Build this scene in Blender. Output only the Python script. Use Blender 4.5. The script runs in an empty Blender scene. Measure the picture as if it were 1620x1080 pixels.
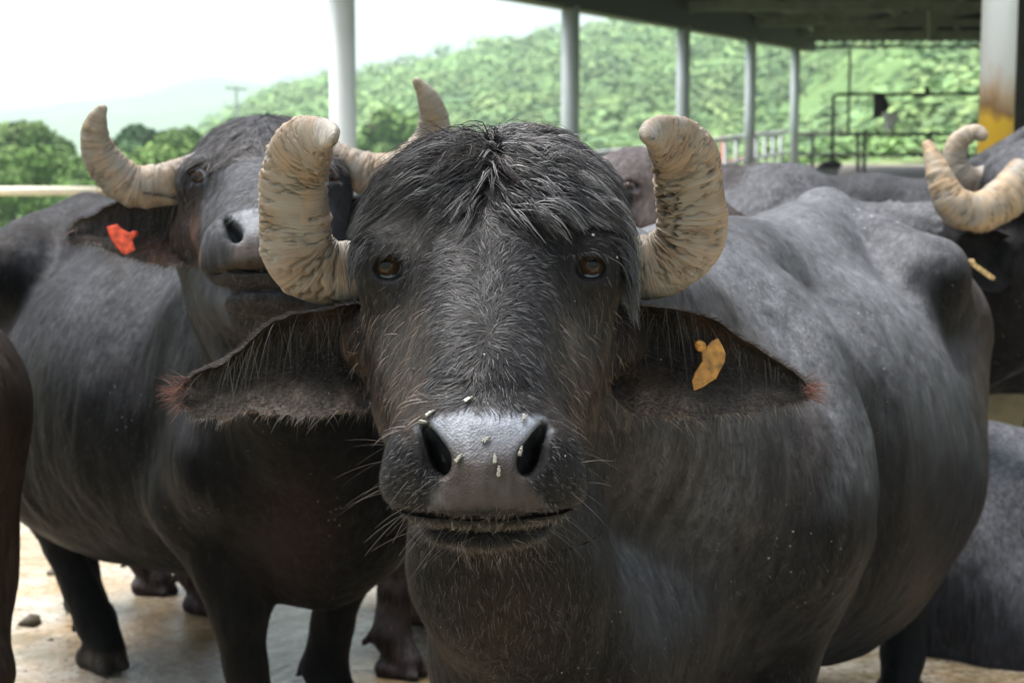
import bpy, math, random
import numpy as np
from mathutils import Vector, Matrix
from mathutils.bvhtree import BVHTree

sc = bpy.context.scene
R_ = math.radians
HAZE = 0.0006
rng = np.random.default_rng(7)
random.seed(7)

# ------------------------------------------------------------------ camera, sky, sun, exposure
F = 2600.0                      # focal length in photo pixels (1620 wide)
CAM = np.array([0.0, 0.0, 1.42])
PITCH = math.atan((540 - 230) / F)
cam_d = bpy.data.cameras.new('camera')
cam = bpy.data.objects.new('camera', cam_d)
sc.collection.objects.link(cam)
cam.location = CAM
cam.rotation_euler = (math.pi / 2 - PITCH, 0, 0)
cam_d.sensor_width = 36.0
cam_d.lens = F / 1620 * 36.0
cam_d.clip_end = 9000
cam_d.clip_start = 0.05
cam_d.dof.use_dof = True
cam_d.dof.focus_distance = 1.85
cam_d.dof.aperture_fstop = 8.5
sc.camera = cam

SUN_EL, SUN_AZ = 73.0, -75.0    # azimuth from +Y (view direction), negative = left
w = bpy.data.worlds.new('World'); sc.world = w; w.use_nodes = True
nt = w.node_tree; nt.nodes.clear()
sky = nt.nodes.new('ShaderNodeTexSky'); sky.sky_type = 'NISHITA'; sky.sun_disc = False
sky.sun_elevation = R_(SUN_EL); sky.sun_rotation = R_(SUN_AZ)
sky.air_density = 1.0; sky.dust_density = 4.0; sky.ozone_density = 1.0; sky.altitude = 300
hsv = nt.nodes.new('ShaderNodeHueSaturation'); hsv.inputs['Saturation'].default_value = 0.5
bg = nt.nodes.new('ShaderNodeBackground'); bg.inputs['Strength'].default_value = 0.085
wo = nt.nodes.new('ShaderNodeOutputWorld')
nt.links.new(sky.outputs[0], hsv.inputs['Color']); nt.links.new(hsv.outputs[0], bg.inputs['Color'])
nt.links.new(bg.outputs[0], wo.inputs['Surface'])

sun_d = bpy.data.lights.new('sun', 'SUN'); sun_d.energy = 2.4; sun_d.angle = R_(40); sun_d.color = (1, 0.975, 0.94)
sun = bpy.data.objects.new('sun', sun_d); sc.collection.objects.link(sun)
el, az = R_(SUN_EL), R_(SUN_AZ)
sd = Vector((math.sin(az) * math.cos(el), math.cos(az) * math.cos(el), math.sin(el)))
sun.rotation_euler = sd.to_track_quat('Z', 'Y').to_euler()
sun.location = (0, 0, 60)

sc.view_settings.view_transform = 'Standard'; sc.view_settings.look = 'None'
sc.view_settings.gamma = 1.0; sc.view_settings.use_curve_mapping = False
sc.view_settings.exposure = 1.95
sc.render.engine = 'CYCLES'
sc.cycles.use_denoising = True
sc.cycles.max_bounces = 6; sc.cycles.diffuse_bounces = 3; sc.cycles.glossy_bounces = 3
sc.cycles.transmission_bounces = 4; sc.cycles.volume_bounces = 1; sc.cycles.transparent_max_bounces = 8

# ------------------------------------------------------------------ helpers
cp_, sp_ = math.cos(PITCH), math.sin(PITCH)
def P(px, py, d):
    """point at ground distance d that the photo pixel looks at"""
    x = (px - 810) / F; y = (540 - py) / F
    v = np.array([x, cp_ + y * sp_, -sp_ + y * cp_])
    return CAM + v * (d / v[1])
def pix(p):
    q = np.asarray(p, float) - CAM
    f = q[..., 1] * cp_ - q[..., 2] * sp_
    u = q[..., 1] * sp_ + q[..., 2] * cp_
    return 810 + F * q[..., 0] / f, 540 - F * u / f
def G(px, d, z=0.0):
    return np.array([(px - 810) / F * d, d, z])
def smooth01(x, a, b):
    t = np.clip((x - a) / (b - a), 0, 1); return t * t * (3 - 2 * t)

def _hash(ix, iy, iz, seed):
    h = (ix.astype(np.int64) * 374761393 + iy.astype(np.int64) * 668265263 + iz.astype(np.int64) * 2147483647 + seed * 974711) & 0x7fffffff
    h = ((h ^ (h >> 13)) * 1274126177) & 0x7fffffff
    return ((h ^ (h >> 16)) & 0xffff) / 65535.0
def vnoise(p, seed=0):
    p = np.asarray(p, float); i = np.floor(p).astype(np.int64); f = p - i; f = f * f * (3 - 2 * f)
    r = 0
    for dx in (0, 1):
        for dy in (0, 1):
            for dz in (0, 1):
                wt = (f[..., 0] if dx else 1 - f[..., 0]) * (f[..., 1] if dy else 1 - f[..., 1]) * (f[..., 2] if dz else 1 - f[..., 2])
                r = r + wt * _hash(i[..., 0] + dx, i[..., 1] + dy, i[..., 2] + dz, seed)
    return r * 2 - 1
_ROT = np.array([[.36, .48, -.8], [-.8, .6, 0], [.48, .64, .6]])
def pfbm(p, seed=0, o=3):
    """value noise with the lattice turned and warped between octaves, so no cells show"""
    p = np.asarray(p, float); q = p + .55 * np.stack([vnoise(p * 1.3 + 11 * k, seed + 30 + k) for k in range(3)], -1); r = 0
    for k in range(o):
        r = r + vnoise(q, seed + k) * .5 ** k; q = (q @ _ROT) * 2.03 + 5.1
    return r
def fbm(p, seed=0, o=3):
    p = np.asarray(p, float)
    return sum(vnoise(p * 2.03 ** k, seed + k) * 0.5 ** k for k in range(o))

def catmull(pts, n):
    pts = np.asarray(pts, float); m = len(pts)
    t = np.linspace(0, m - 1, n); i = np.minimum(t.astype(int), m - 2); f = (t - i)[:, None]
    g = lambda k: pts[np.clip(k, 0, m - 1)]
    p0, p1, p2, p3 = g(i - 1), g(i), g(i + 1), g(i + 2)
    p0 = np.where((i == 0)[:, None], 2 * p1 - p2, p0); p3 = np.where((i + 2 > m - 1)[:, None], 2 * p2 - p1, p3)
    return 0.5 * (2 * p1 + (p2 - p0) * f + (2 * p0 - 5 * p1 + 4 * p2 - p3) * f ** 2 + (-p0 + 3 * p1 - 3 * p2 + p3) * f ** 3)

def vnormals(v, f):
    n = np.zeros_like(v)
    fn = np.cross(v[f[:, 2]] - v[f[:, 0]], v[f[:, -1]] - v[f[:, 1]])
    for k in range(f.shape[1]):
        np.add.at(n, f[:, k], fn)
    return n / np.maximum(np.linalg.norm(n, axis=1, keepdims=True), 1e-12)

def make_mesh(name, v, f, normals=None, col=None, attrs=None, smooth=True):
    """v (n,3), f (m,k) int array"""
    v = np.asarray(v, np.float32); f = np.asarray(f, np.int32)
    me = bpy.data.meshes.new(name)
    me.vertices.add(len(v)); me.vertices.foreach_set('co', v.ravel())
    k = f.shape[1]
    me.loops.add(f.size); me.loops.foreach_set('vertex_index', f.ravel())
    me.polygons.add(len(f))
    me.polygons.foreach_set('loop_start', np.arange(0, f.size, k, dtype=np.int32))
    me.polygons.foreach_set('loop_total', np.full(len(f), k, np.int32))
    me.update(calc_edges=True)
    me.polygons.foreach_set('use_smooth', np.full(len(f), smooth, bool))
    if col is not None:
        a = me.color_attributes.new('Col', 'FLOAT_COLOR', 'POINT')
        c4 = np.ones((len(v), 4), np.float32); c4[:, :col.shape[1]] = col
        a.data.foreach_set('color', c4.ravel())
    for nm, arr in (attrs or {}).items():
        if arr.ndim == 1:
            a = me.attributes.new(nm, 'FLOAT', 'POINT'); a.data.foreach_set('value', arr.astype(np.float32))
        else:
            a = me.attributes.new(nm, 'FLOAT_VECTOR', 'POINT'); a.data.foreach_set('vector', arr.astype(np.float32).ravel())
    if normals is not None:
        me.normals_split_custom_set_from_vertices([tuple(x) for x in normals.tolist()])
    return me

def tag(o, label=None, cat=None, group=None, kind=None):
    if label: o['label'] = label
    if cat: o['category'] = cat
    if group: o['group'] = group
    if kind: o['kind'] = kind
    return o
def link(name, me, mat, parent=None, loc=None):
    o = bpy.data.objects.new(name, me); sc.collection.objects.link(o)
    if mat is not None and not me.materials: me.materials.append(mat)
    if parent is not None: o.parent = parent
    if loc is not None: o.location = loc
    return o
def empty(name, loc, label, cat, group=None):
    o = bpy.data.objects.new(name, None); sc.collection.objects.link(o)
    o.location = loc; o.empty_display_size = 0.1
    return tag(o, label, cat, group)

class MB:
    """collects simple solids (quads and triangles) into one mesh"""
    def __init__(s): s.v = []; s.f = []; s.n = 0
    def add(s, v, f):
        s.v.append(np.asarray(v, float)); s.f += [tuple(int(i) + s.n for i in q) for q in f]; s.n += len(v); return s
    def box(s, lo, hi):
        (a, b, c), (d, e, g) = lo, hi
        v = [(a, b, c), (d, b, c), (d, e, c), (a, e, c), (a, b, g), (d, b, g), (d, e, g), (a, e, g)]
        return s.add(v, [(3, 2, 1, 0), (4, 5, 6, 7), (0, 1, 5, 4), (1, 2, 6, 5), (2, 3, 7, 6), (3, 0, 4, 7)])
    def bar(s, a, b, w, h, up=(0, 0, 1)):
        a, b, up = (np.asarray(x, float) for x in (a, b, up)); t = b - a; t /= np.linalg.norm(t)
        x = np.cross(t, up); x /= np.linalg.norm(x); y = np.cross(x, t)
        q = [(-1, -1), (1, -1), (1, 1), (-1, 1)]
        v = [p + x * w / 2 * i + y * h / 2 * j for p in (a, b) for i, j in q]
        return s.add(v, [(0, 1, 2, 3), (7, 6, 5, 4), (0, 4, 5, 1), (1, 5, 6, 2), (2, 6, 7, 3), (3, 7, 4, 0)])
    def tube(s, pts, rad, n=10, cap=True):
        pts = np.asarray(pts, float); m = len(pts); rad = np.broadcast_to(rad, (m,))
        t = np.gradient(pts, axis=0); t /= np.linalg.norm(t, axis=1, keepdims=True)
        ref = np.array([0, 0, 1.0]) if abs(t[0][2]) < .9 else np.array([1.0, 0, 0])
        x = np.cross(ref, t[0]); x /= np.linalg.norm(x); v = []
        for k in range(m):
            x = x - t[k] * np.dot(x, t[k]); x /= np.linalg.norm(x); y = np.cross(t[k], x)
            for j in range(n):
                a = 2 * math.pi * j / n; v.append(pts[k] + rad[k] * (x * math.cos(a) + y * math.sin(a)))
        f = [(k * n + j, k * n + (j + 1) % n, (k + 1) * n + (j + 1) % n, (k + 1) * n + j) for k in range(m - 1) for j in range(n)]
        if cap: f += [tuple(range(n))[::-1], tuple(range((m - 1) * n, m * n))]
        return s.add(v, f)
    def build(s, name, mat, parent=None, loc=None, smooth=False):
        me = bpy.data.meshes.new(name); v = np.concatenate(s.v)
        if loc is not None: v = v - np.asarray(loc)
        elif parent is not None: v = v - np.asarray(wloc(parent))
        me.from_pydata(v.tolist(), [], s.f); me.update()
        if smooth: me.polygons.foreach_set('use_smooth', np.ones(len(me.polygons), bool)); me.update()
        return link(name, me, mat, parent, loc if parent is None else None)
def wloc(o):
    l = np.zeros(3)
    while o is not None: l = l + np.array(o.location); o = o.parent
    return l

# ------------------------------------------------------------------ materials
def newmat(name):
    m = bpy.data.materials.new(name); m.use_nodes = True; t = m.node_tree; t.nodes.clear()
    o = t.nodes.new('ShaderNodeOutputMaterial'); b = t.nodes.new('ShaderNodeBsdfPrincipled')
    t.links.new(b.outputs[0], o.inputs['Surface'])
    return m, t, b
def nd(t, typ, **kw):
    n = t.nodes.new(typ)
    for k, v in kw.items():
        if k in n.inputs and not hasattr(n, k): n.inputs[k].default_value = v
        elif hasattr(n, k): setattr(n, k, v)
        else: n.inputs[k.replace('_', ' ')].default_value = v
    return n
def noise(t, vec, scale, detail=3, rough=.55, dist=0.0):
    n = t.nodes.new('ShaderNodeTexNoise'); n.inputs['Scale'].default_value = scale; n.inputs['Detail'].default_value = detail
    n.inputs['Roughness'].default_value = rough; n.inputs['Distortion'].default_value = dist
    if vec is not None: t.links.new(vec, n.inputs['Vector'])
    return n.outputs['Fac']
def ramp(t, fac, stops):
    n = t.nodes.new('ShaderNodeValToRGB'); e = n.color_ramp.elements
    while len(e) < len(stops): e.new(0.5)
    for k, (p, c) in enumerate(stops):
        e[k].position = p; e[k].color = (*c, 1) if len(c) == 3 else c
    t.links.new(fac, n.inputs[0]); return n.outputs['Color']
def g3(x): return (x, x, x)
def mapping(t, vec, scale=(1, 1, 1), rot=(0, 0, 0)):
    n = t.nodes.new('ShaderNodeMapping'); n.inputs['Scale'].default_value = scale; n.inputs['Rotation'].default_value = rot
    t.links.new(vec, n.inputs['Vector']); return n.outputs['Vector']
def mixc(t, fac, a, b, mode='MIX'):
    n = t.nodes.new('ShaderNodeMix'); n.data_type = 'RGBA'; n.blend_type = mode
    for sock, val in ((0, fac), (6, a), (7, b)):
        if hasattr(val, 'is_linked') or hasattr(val, 'links'): t.links.new(val, n.inputs[sock])
        elif isinstance(val, (int, float)): n.inputs[sock].default_value = val
        else: n.inputs[sock].default_value = (*val, 1) if len(val) == 3 else val
    return n.outputs[2]
def bump(t, h, strength, dist, prev=None):
    n = t.nodes.new('ShaderNodeBump'); n.inputs['Strength'].default_value = strength; n.inputs['Distance'].default_value = dist
    t.links.new(h, n.inputs['Height'])
    if prev is not None: t.links.new(prev, n.inputs['Normal'])
    return n.outputs['Normal']
def objco(t): return t.nodes.new('ShaderNodeTexCoord').outputs['Object']

def simple_mat(name, col, rough=.6, metal=0.0, var=.25, scale=6, bumpd=0.002, bscale=60, spec=.5):
    m, t, b = newmat(name); co = objco(t)
    c = ramp(t, noise(t, co, scale, 5), [(.3, tuple(x * (1 - var) for x in col)), (.7, tuple(min(1, x * (1 + var)) for x in col))])
    t.links.new(c, b.inputs['Base Color']); b.inputs['Roughness'].default_value = rough; b.inputs['Metallic'].default_value = metal
    b.inputs['Specular IOR Level'].default_value = spec
    t.links.new(bump(t, noise(t, co, bscale, 4), .4, bumpd), b.inputs['Normal'])
    return m

def skin_mat(name, fleck=1.0, streak=(260, 260, 22), rough=(.42, .62)):
    """buffalo hide: colour from the hide's own pigment attribute, hair-streak relief, pores, dried flecks"""
    m, t, b = newmat(name); co = objco(t)
    at = t.nodes.new('ShaderNodeAttribute'); at.attribute_name = 'Col'
    mot = noise(t, co, 9, 6, .62)
    c = mixc(t, 1.0, at.outputs['Color'], ramp(t, mot, [(.25, g3(.76)), (.75, g3(1.25))]), 'MULTIPLY')
    st = noise(t, mapping(t, co, streak), 1.0, 3, .6, .3)
    st2 = noise(t, mapping(t, co, (55, 55, 7), (.25, .35, 0)), 1.0, 4, .65, .5)
    c = mixc(t, 1.0, c, ramp(t, st2, [(.3, g3(.68)), (.5, g3(.97)), (.72, g3(1.38))]), 'MULTIPLY')
    ba = t.nodes.new('ShaderNodeAttribute'); ba.attribute_name = 'bare'
    inv = t.nodes.new('ShaderNodeMath'); inv.operation = 'SUBTRACT'; inv.inputs[0].default_value = 1.0; t.links.new(ba.outputs['Fac'], inv.inputs[1])
    c = mixc(t, inv.outputs[0], c, mixc(t, 1.0, c, ramp(t, st, [(.3, g3(.62)), (.7, g3(1.42))]), 'MULTIPLY'))
    vo = t.nodes.new('ShaderNodeTexVoronoi'); vo.inputs['Scale'].default_value = 55; t.links.new(co, vo.inputs['Vector'])
    thr = ramp(t, noise(t, co, 5, 3), [(.45, g3(0.0)), (.75, g3(.13 * fleck))])
    ml = t.nodes.new('ShaderNodeMath'); ml.operation = 'LESS_THAN'
    t.links.new(vo.outputs['Distance'], ml.inputs[0]); t.links.new(thr, ml.inputs[1])
    c = mixc(t, ml.outputs[0], c, (.42, .42, .38))
    t.links.new(c, b.inputs['Base Color'])
    rr = t.nodes.new('ShaderNodeMapRange'); rr.inputs['To Min'].default_value = rough[0]; rr.inputs['To Max'].default_value = rough[1]
    t.links.new(noise(t, co, 14, 4), rr.inputs['Value'])
    wet = t.nodes.new('ShaderNodeAttribute'); wet.attribute_name = 'wet'
    sub = t.nodes.new('ShaderNodeMath'); sub.operation = 'MULTIPLY_ADD'; sub.inputs[1].default_value = -.08
    t.links.new(wet.outputs['Fac'], sub.inputs[0]); t.links.new(rr.outputs[0], sub.inputs[2])
    t.links.new(sub.outputs[0], b.inputs['Roughness'])
    sl = t.nodes.new('ShaderNodeMapRange'); sl.inputs['To Min'].default_value = .03; sl.inputs['To Max'].default_value = .17; t.links.new(ba.outputs['Fac'], sl.inputs['Value']); t.links.new(sl.outputs[0], b.inputs['Specular IOR Level'])
    n1 = bump(t, noise(t, co, 16, 5, .6), .5, .012)
    pv = t.nodes.new('ShaderNodeTexVoronoi'); pv.inputs['Scale'].default_value = 420; t.links.new(co, pv.inputs['Vector'])
    hm = t.nodes.new('ShaderNodeMix'); t.links.new(ba.outputs['Fac'], hm.inputs[0]); t.links.new(st, hm.inputs[2]); pm = t.nodes.new('ShaderNodeMath'); pm.operation = 'MULTIPLY'; pm.inputs[1].default_value = .8; t.links.new(pv.outputs['Distance'], pm.inputs[0]); t.links.new(pm.outputs[0], hm.inputs[3])
    n2 = bump(t, hm.outputs[0], .5, .0016, n1)
    n3 = bump(t, noise(t, co, 420, 2), .4, .0008, n2)
    t.links.new(n3, b.inputs['Normal'])
    return m

def hair_mat(name, rough=.36, spec=.6):
    m, t, b = newmat(name)
    at = t.nodes.new('ShaderNodeAttribute'); at.attribute_name = 'Col'
    t.links.new(at.outputs['Color'], b.inputs['Base Color'])
    b.inputs['Roughness'].default_value = rough; b.inputs['Specular IOR Level'].default_value = spec
    return m

def horn_mat(name):
    m, t, b = newmat(name)
    at = t.nodes.new('ShaderNodeAttribute'); at.attribute_name = 'Col'
    hu = t.nodes.new('ShaderNodeAttribute'); hu.attribute_name = 'hv'
    v = hu.outputs['Vector']; co = objco(t)
    f1 = noise(t, mapping(t, v, (210, 2.2, 2.2)), 1.0, 4, .65, .4)
    f2 = noise(t, mapping(t, v, (70, 1.4, 1.4)), 1.0, 5, .6, .6)
    c = mixc(t, 1.0, at.outputs['Color'], ramp(t, f1, [(.3, g3(.72)), (.62, g3(1.12))]), 'MULTIPLY')
    c = mixc(t, ramp(t, noise(t, co, 22, 5), [(.42, g3(0)), (.66, g3(.6))]), c, (.22, .215, .195))
    fz = noise(t, mapping(t, v, (120, 9, 9)), 1.0, 2, .5, .25)
    ln = ramp(t, fz, [(.462, g3(0)), (.486, g3(.75)), (.495, g3(.75)), (.515, g3(0))])
    lm = mixc(t, 1.0, ln, ramp(t, noise(t, mapping(t, v, (26, 24, 24)), 1.0, 3), [(.53, g3(0)), (.66, g3(1))]), 'MULTIPLY')
    c = mixc(t, lm, c, (.09, .064, .042))
    c = mixc(t, ramp(t, noise(t, co, 35, 4), [(.58, g3(0)), (.72, g3(.6))]), c, (.30, .21, .13))
    t.links.new(c, b.inputs['Base Color']); b.inputs['Roughness'].default_value = .55
    b.inputs['Specular IOR Level'].default_value = .4
    n1 = bump(t, f2, .7, .005); n2 = bump(t, f1, .7, .002, n1)
    iv = t.nodes.new('ShaderNodeInvert'); t.links.new(lm, iv.inputs['Color']); n2 = bump(t, iv.outputs[0], .9, .002, n2)
    t.links.new(bump(t, noise(t, co, 600, 2), .3, .0005, n2), b.inputs['Normal'])
    return m

M = {}
M['skin'] = skin_mat('hide_main')
M['skin_far'] = skin_mat('hide_herd', fleck=.7, streak=(120, 120, 14))
M['hair'] = hair_mat('hair', .38, .5); M['fur'] = hair_mat('short_fur', .48, .12)
M['horn'] = horn_mat('horn')

# ------------------------------------------------------------------ implicit modelling (smooth unions, then surface nets)
I3 = np.eye(3)
def cone(a, b, ra, rb, k=.03): return ('c', np.asarray(a, float), np.asarray(b, float), ra, rb, k, 1)
def ell(c, r, k=.03, R=I3): return ('e', np.asarray(c, float), np.asarray(r, float), R, None, k, 1)
def cut(p): return p[:6] + (-1,)
def xform(prims, fn, s, R):
    out = []
    for p in prims:
        if p[0] == 'c': out.append(('c', fn(p[1]), fn(p[2]), p[3] * s, p[4] * s, p[5] * s, p[6]))
        else: out.append(('e', fn(p[1]), p[2] * s, R @ p[3], None, p[5] * s, p[6]))
    return out
def sdf_grid(prims, lo, hi, h):
    n = np.ceil((np.asarray(hi) - lo) / h).astype(int) + 1
    ax = [(lo[i] + h * np.arange(n[i])).astype(np.float32) for i in range(3)]
    D = np.full(n, .5, np.float32)
    for p in prims:
        kk = p[5]; e = kk + 2.5 * h
        if p[0] == 'c':
            a, b, ra, rb = p[1:5]; rm = max(ra, rb); bl = np.minimum(a, b) - rm - e; bh = np.maximum(a, b) + rm + e
        else:
            c, r, R = p[1:4]; ext = np.sqrt(((R * r) ** 2).sum(1)); bl = c - ext - e; bh = c + ext + e
        i0 = np.clip(np.floor((bl - lo) / h).astype(int), 0, n); i1 = np.clip(np.ceil((bh - lo) / h).astype(int) + 1, 0, n)
        if (i1 <= i0).any(): continue
        X = ax[0][i0[0]:i1[0], None, None]; Y = ax[1][None, i0[1]:i1[1], None]; Z = ax[2][None, None, i0[2]:i1[2]]
        if p[0] == 'c':
            ab = (b - a).astype(np.float32); L2 = max(float(ab @ ab), 1e-12)
            dx, dy, dz = X - np.float32(a[0]), Y - np.float32(a[1]), Z - np.float32(a[2])
            t = np.clip((dx * ab[0] + dy * ab[1] + dz * ab[2]) / np.float32(L2), 0, 1)
            d = np.sqrt((dx - t * ab[0]) ** 2 + (dy - t * ab[1]) ** 2 + (dz - t * ab[2]) ** 2) - (np.float32(ra) + t * np.float32(rb - ra))
        else:
            dx, dy, dz = X - np.float32(c[0]), Y - np.float32(c[1]), Z - np.float32(c[2])
            q = [(dx * np.float32(R[0, i]) + dy * np.float32(R[1, i]) + dz * np.float32(R[2, i])) / np.float32(r[i]) for i in range(3)]
            k0 = np.sqrt(q[0] ** 2 + q[1] ** 2 + q[2] ** 2) + np.float32(1e-6)
            k1 = np.sqrt((q[0] / np.float32(r[0])) ** 2 + (q[1] / np.float32(r[1])) ** 2 + (q[2] / np.float32(r[2])) ** 2) + np.float32(1e-6)
            d = k0 * (k0 - 1) / k1
        S = D[i0[0]:i1[0], i0[1]:i1[1], i0[2]:i1[2]]
        if p[6] > 0:
            hh = np.maximum(kk - np.abs(S - d), 0) / kk
            S[...] = np.minimum(S, d) - hh * hh * kk * .25
        else:
            d = -d; hh = np.maximum(kk - np.abs(S - d), 0) / kk
            S[...] = np.maximum(S, d) + hh * hh * kk * .25
    return D
def surface_nets(D, lo, h, skip=None):
    """skip: (lo,hi) box whose cells are left out"""
    n = np.array(D.shape)
    ins = D < 0
    c = [ins[dx:n[0] - 1 + dx, dy:n[1] - 1 + dy, dz:n[2] - 1 + dz] for dx in (0, 1) for dy in (0, 1) for dz in (0, 1)]
    cnt = sum(x.astype(np.int8) for x in c)
    act = (cnt > 0) & (cnt < 8)
    ci = np.argwhere(act)
    if skip is not None:
        ctr = lo + (ci + .5) * h
        keep = ~((ctr > skip[0]) & (ctr < skip[1])).all(1)
        ci = ci[keep]; act[:] = False; act[tuple(ci.T)] = True
    idx = np.full(act.shape, -1, np.int32); idx[tuple(ci.T)] = np.arange(len(ci))
    offs = np.array([(dx, dy, dz) for dx in (0, 1) for dy in (0, 1) for dz in (0, 1)])
    val = np.stack([D[tuple((ci + o).T)] for o in offs], 1)
    acc = np.zeros((len(ci), 3)); num = np.zeros(len(ci))
    for i in range(8):
        for j in range(i + 1, 8):
            if np.abs(offs[i] - offs[j]).sum() == 1:
                a, b = val[:, i], val[:, j]; m = (a < 0) != (b < 0)
                t = np.where(m, a / np.where(m, a - b, 1), 0)[:, None]
                acc += np.where(m[:, None], offs[i] + t * (offs[j] - offs[i]), 0); num += m
    v = lo + (ci + acc / num[:, None]) * h
    # gradient for normals (trilinear on the cell)
    f = acc / num[:, None]
    g = np.zeros((len(ci), 3))
    for a_ in range(3):
        o1, o2 = [k for k in range(3) if k != a_]
        for s1 in (0, 1):
            for s2 in (0, 1):
                w_ = (f[:, o1] if s1 else 1 - f[:, o1]) * (f[:, o2] if s2 else 1 - f[:, o2])
                ol = np.zeros(3, int); ol[o1] = s1; ol[o2] = s2; oh = ol.copy(); oh[a_] = 1
                il = ol[0] * 4 + ol[1] * 2 + ol[2]; ih = oh[0] * 4 + oh[1] * 2 + oh[2]
                g[:, a_] += w_ * (val[:, ih] - val[:, il])
    nrm = g / np.maximum(np.linalg.norm(g, axis=1, keepdims=True), 1e-9)
    faces = []
    for a_ in range(3):
        o1, o2 = (a_ + 1) % 3, (a_ + 2) % 3
        sl0 = [slice(None)] * 3; sl1 = [slice(None)] * 3
        sl0[a_] = slice(0, n[a_] - 1); sl1[a_] = slice(1, n[a_])
        A, B = ins[tuple(sl0)], ins[tuple(sl1)]
        e = np.argwhere(A != B)
        ok = (e[:, o1] > 0) & (e[:, o2] > 0) & (e[:, o1] < n[o1] - 1) & (e[:, o2] < n[o2] - 1)
        e = e[ok]; flip = ~A[tuple(e.T)]
        u1 = np.zeros(3, int); u1[o1] = 1; u2 = np.zeros(3, int); u2[o2] = 1
        q = np.stack([idx[tuple((e - u1 - u2).T)], idx[tuple((e - u2).T)], idx[tuple(e.T)], idx[tuple((e - u1).T)]], 1)
        q[flip] = q[flip][:, ::-1]
        faces.append(q[(q >= 0).all(1)])
    return v, np.concatenate(faces), nrm
def solid(prims, lo, hi, h, skip=None):
    lo = np.asarray(lo, float); D = sdf_grid(prims, lo, np.asarray(hi, float), h)
    return surface_nets(D, lo, h, skip)
def hide_relief(part, hfun, eps=.004):
    """push the surface in and out along its normal and turn the normals with it"""
    v, f, n = part; h0 = hfun(v); g = np.zeros_like(v)
    for k in range(3):
        e = np.zeros(3); e[k] = eps; g[:, k] = (hfun(v + e) - h0) / eps
    g -= n * (g * n).sum(1, keepdims=True); nn = n - g; nn /= np.linalg.norm(nn, axis=1, keepdims=True)
    return v + n * h0[:, None], f, nn
def body_relief(seed):
    return lambda v: .0050 * pfbm(v * np.array([8, 8, 2.6]) + seed, 91, 3) + .0016 * pfbm(v * np.array([34, 34, 7]) + seed, 95, 2)
def join(parts):
    v, f, n, off = [], [], [], 0
    for a, b, c in parts:
        v.append(a); f.append(b + off); n.append(c); off += len(a)
    return np.concatenate(v), np.concatenate(f), np.concatenate(n)

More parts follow.
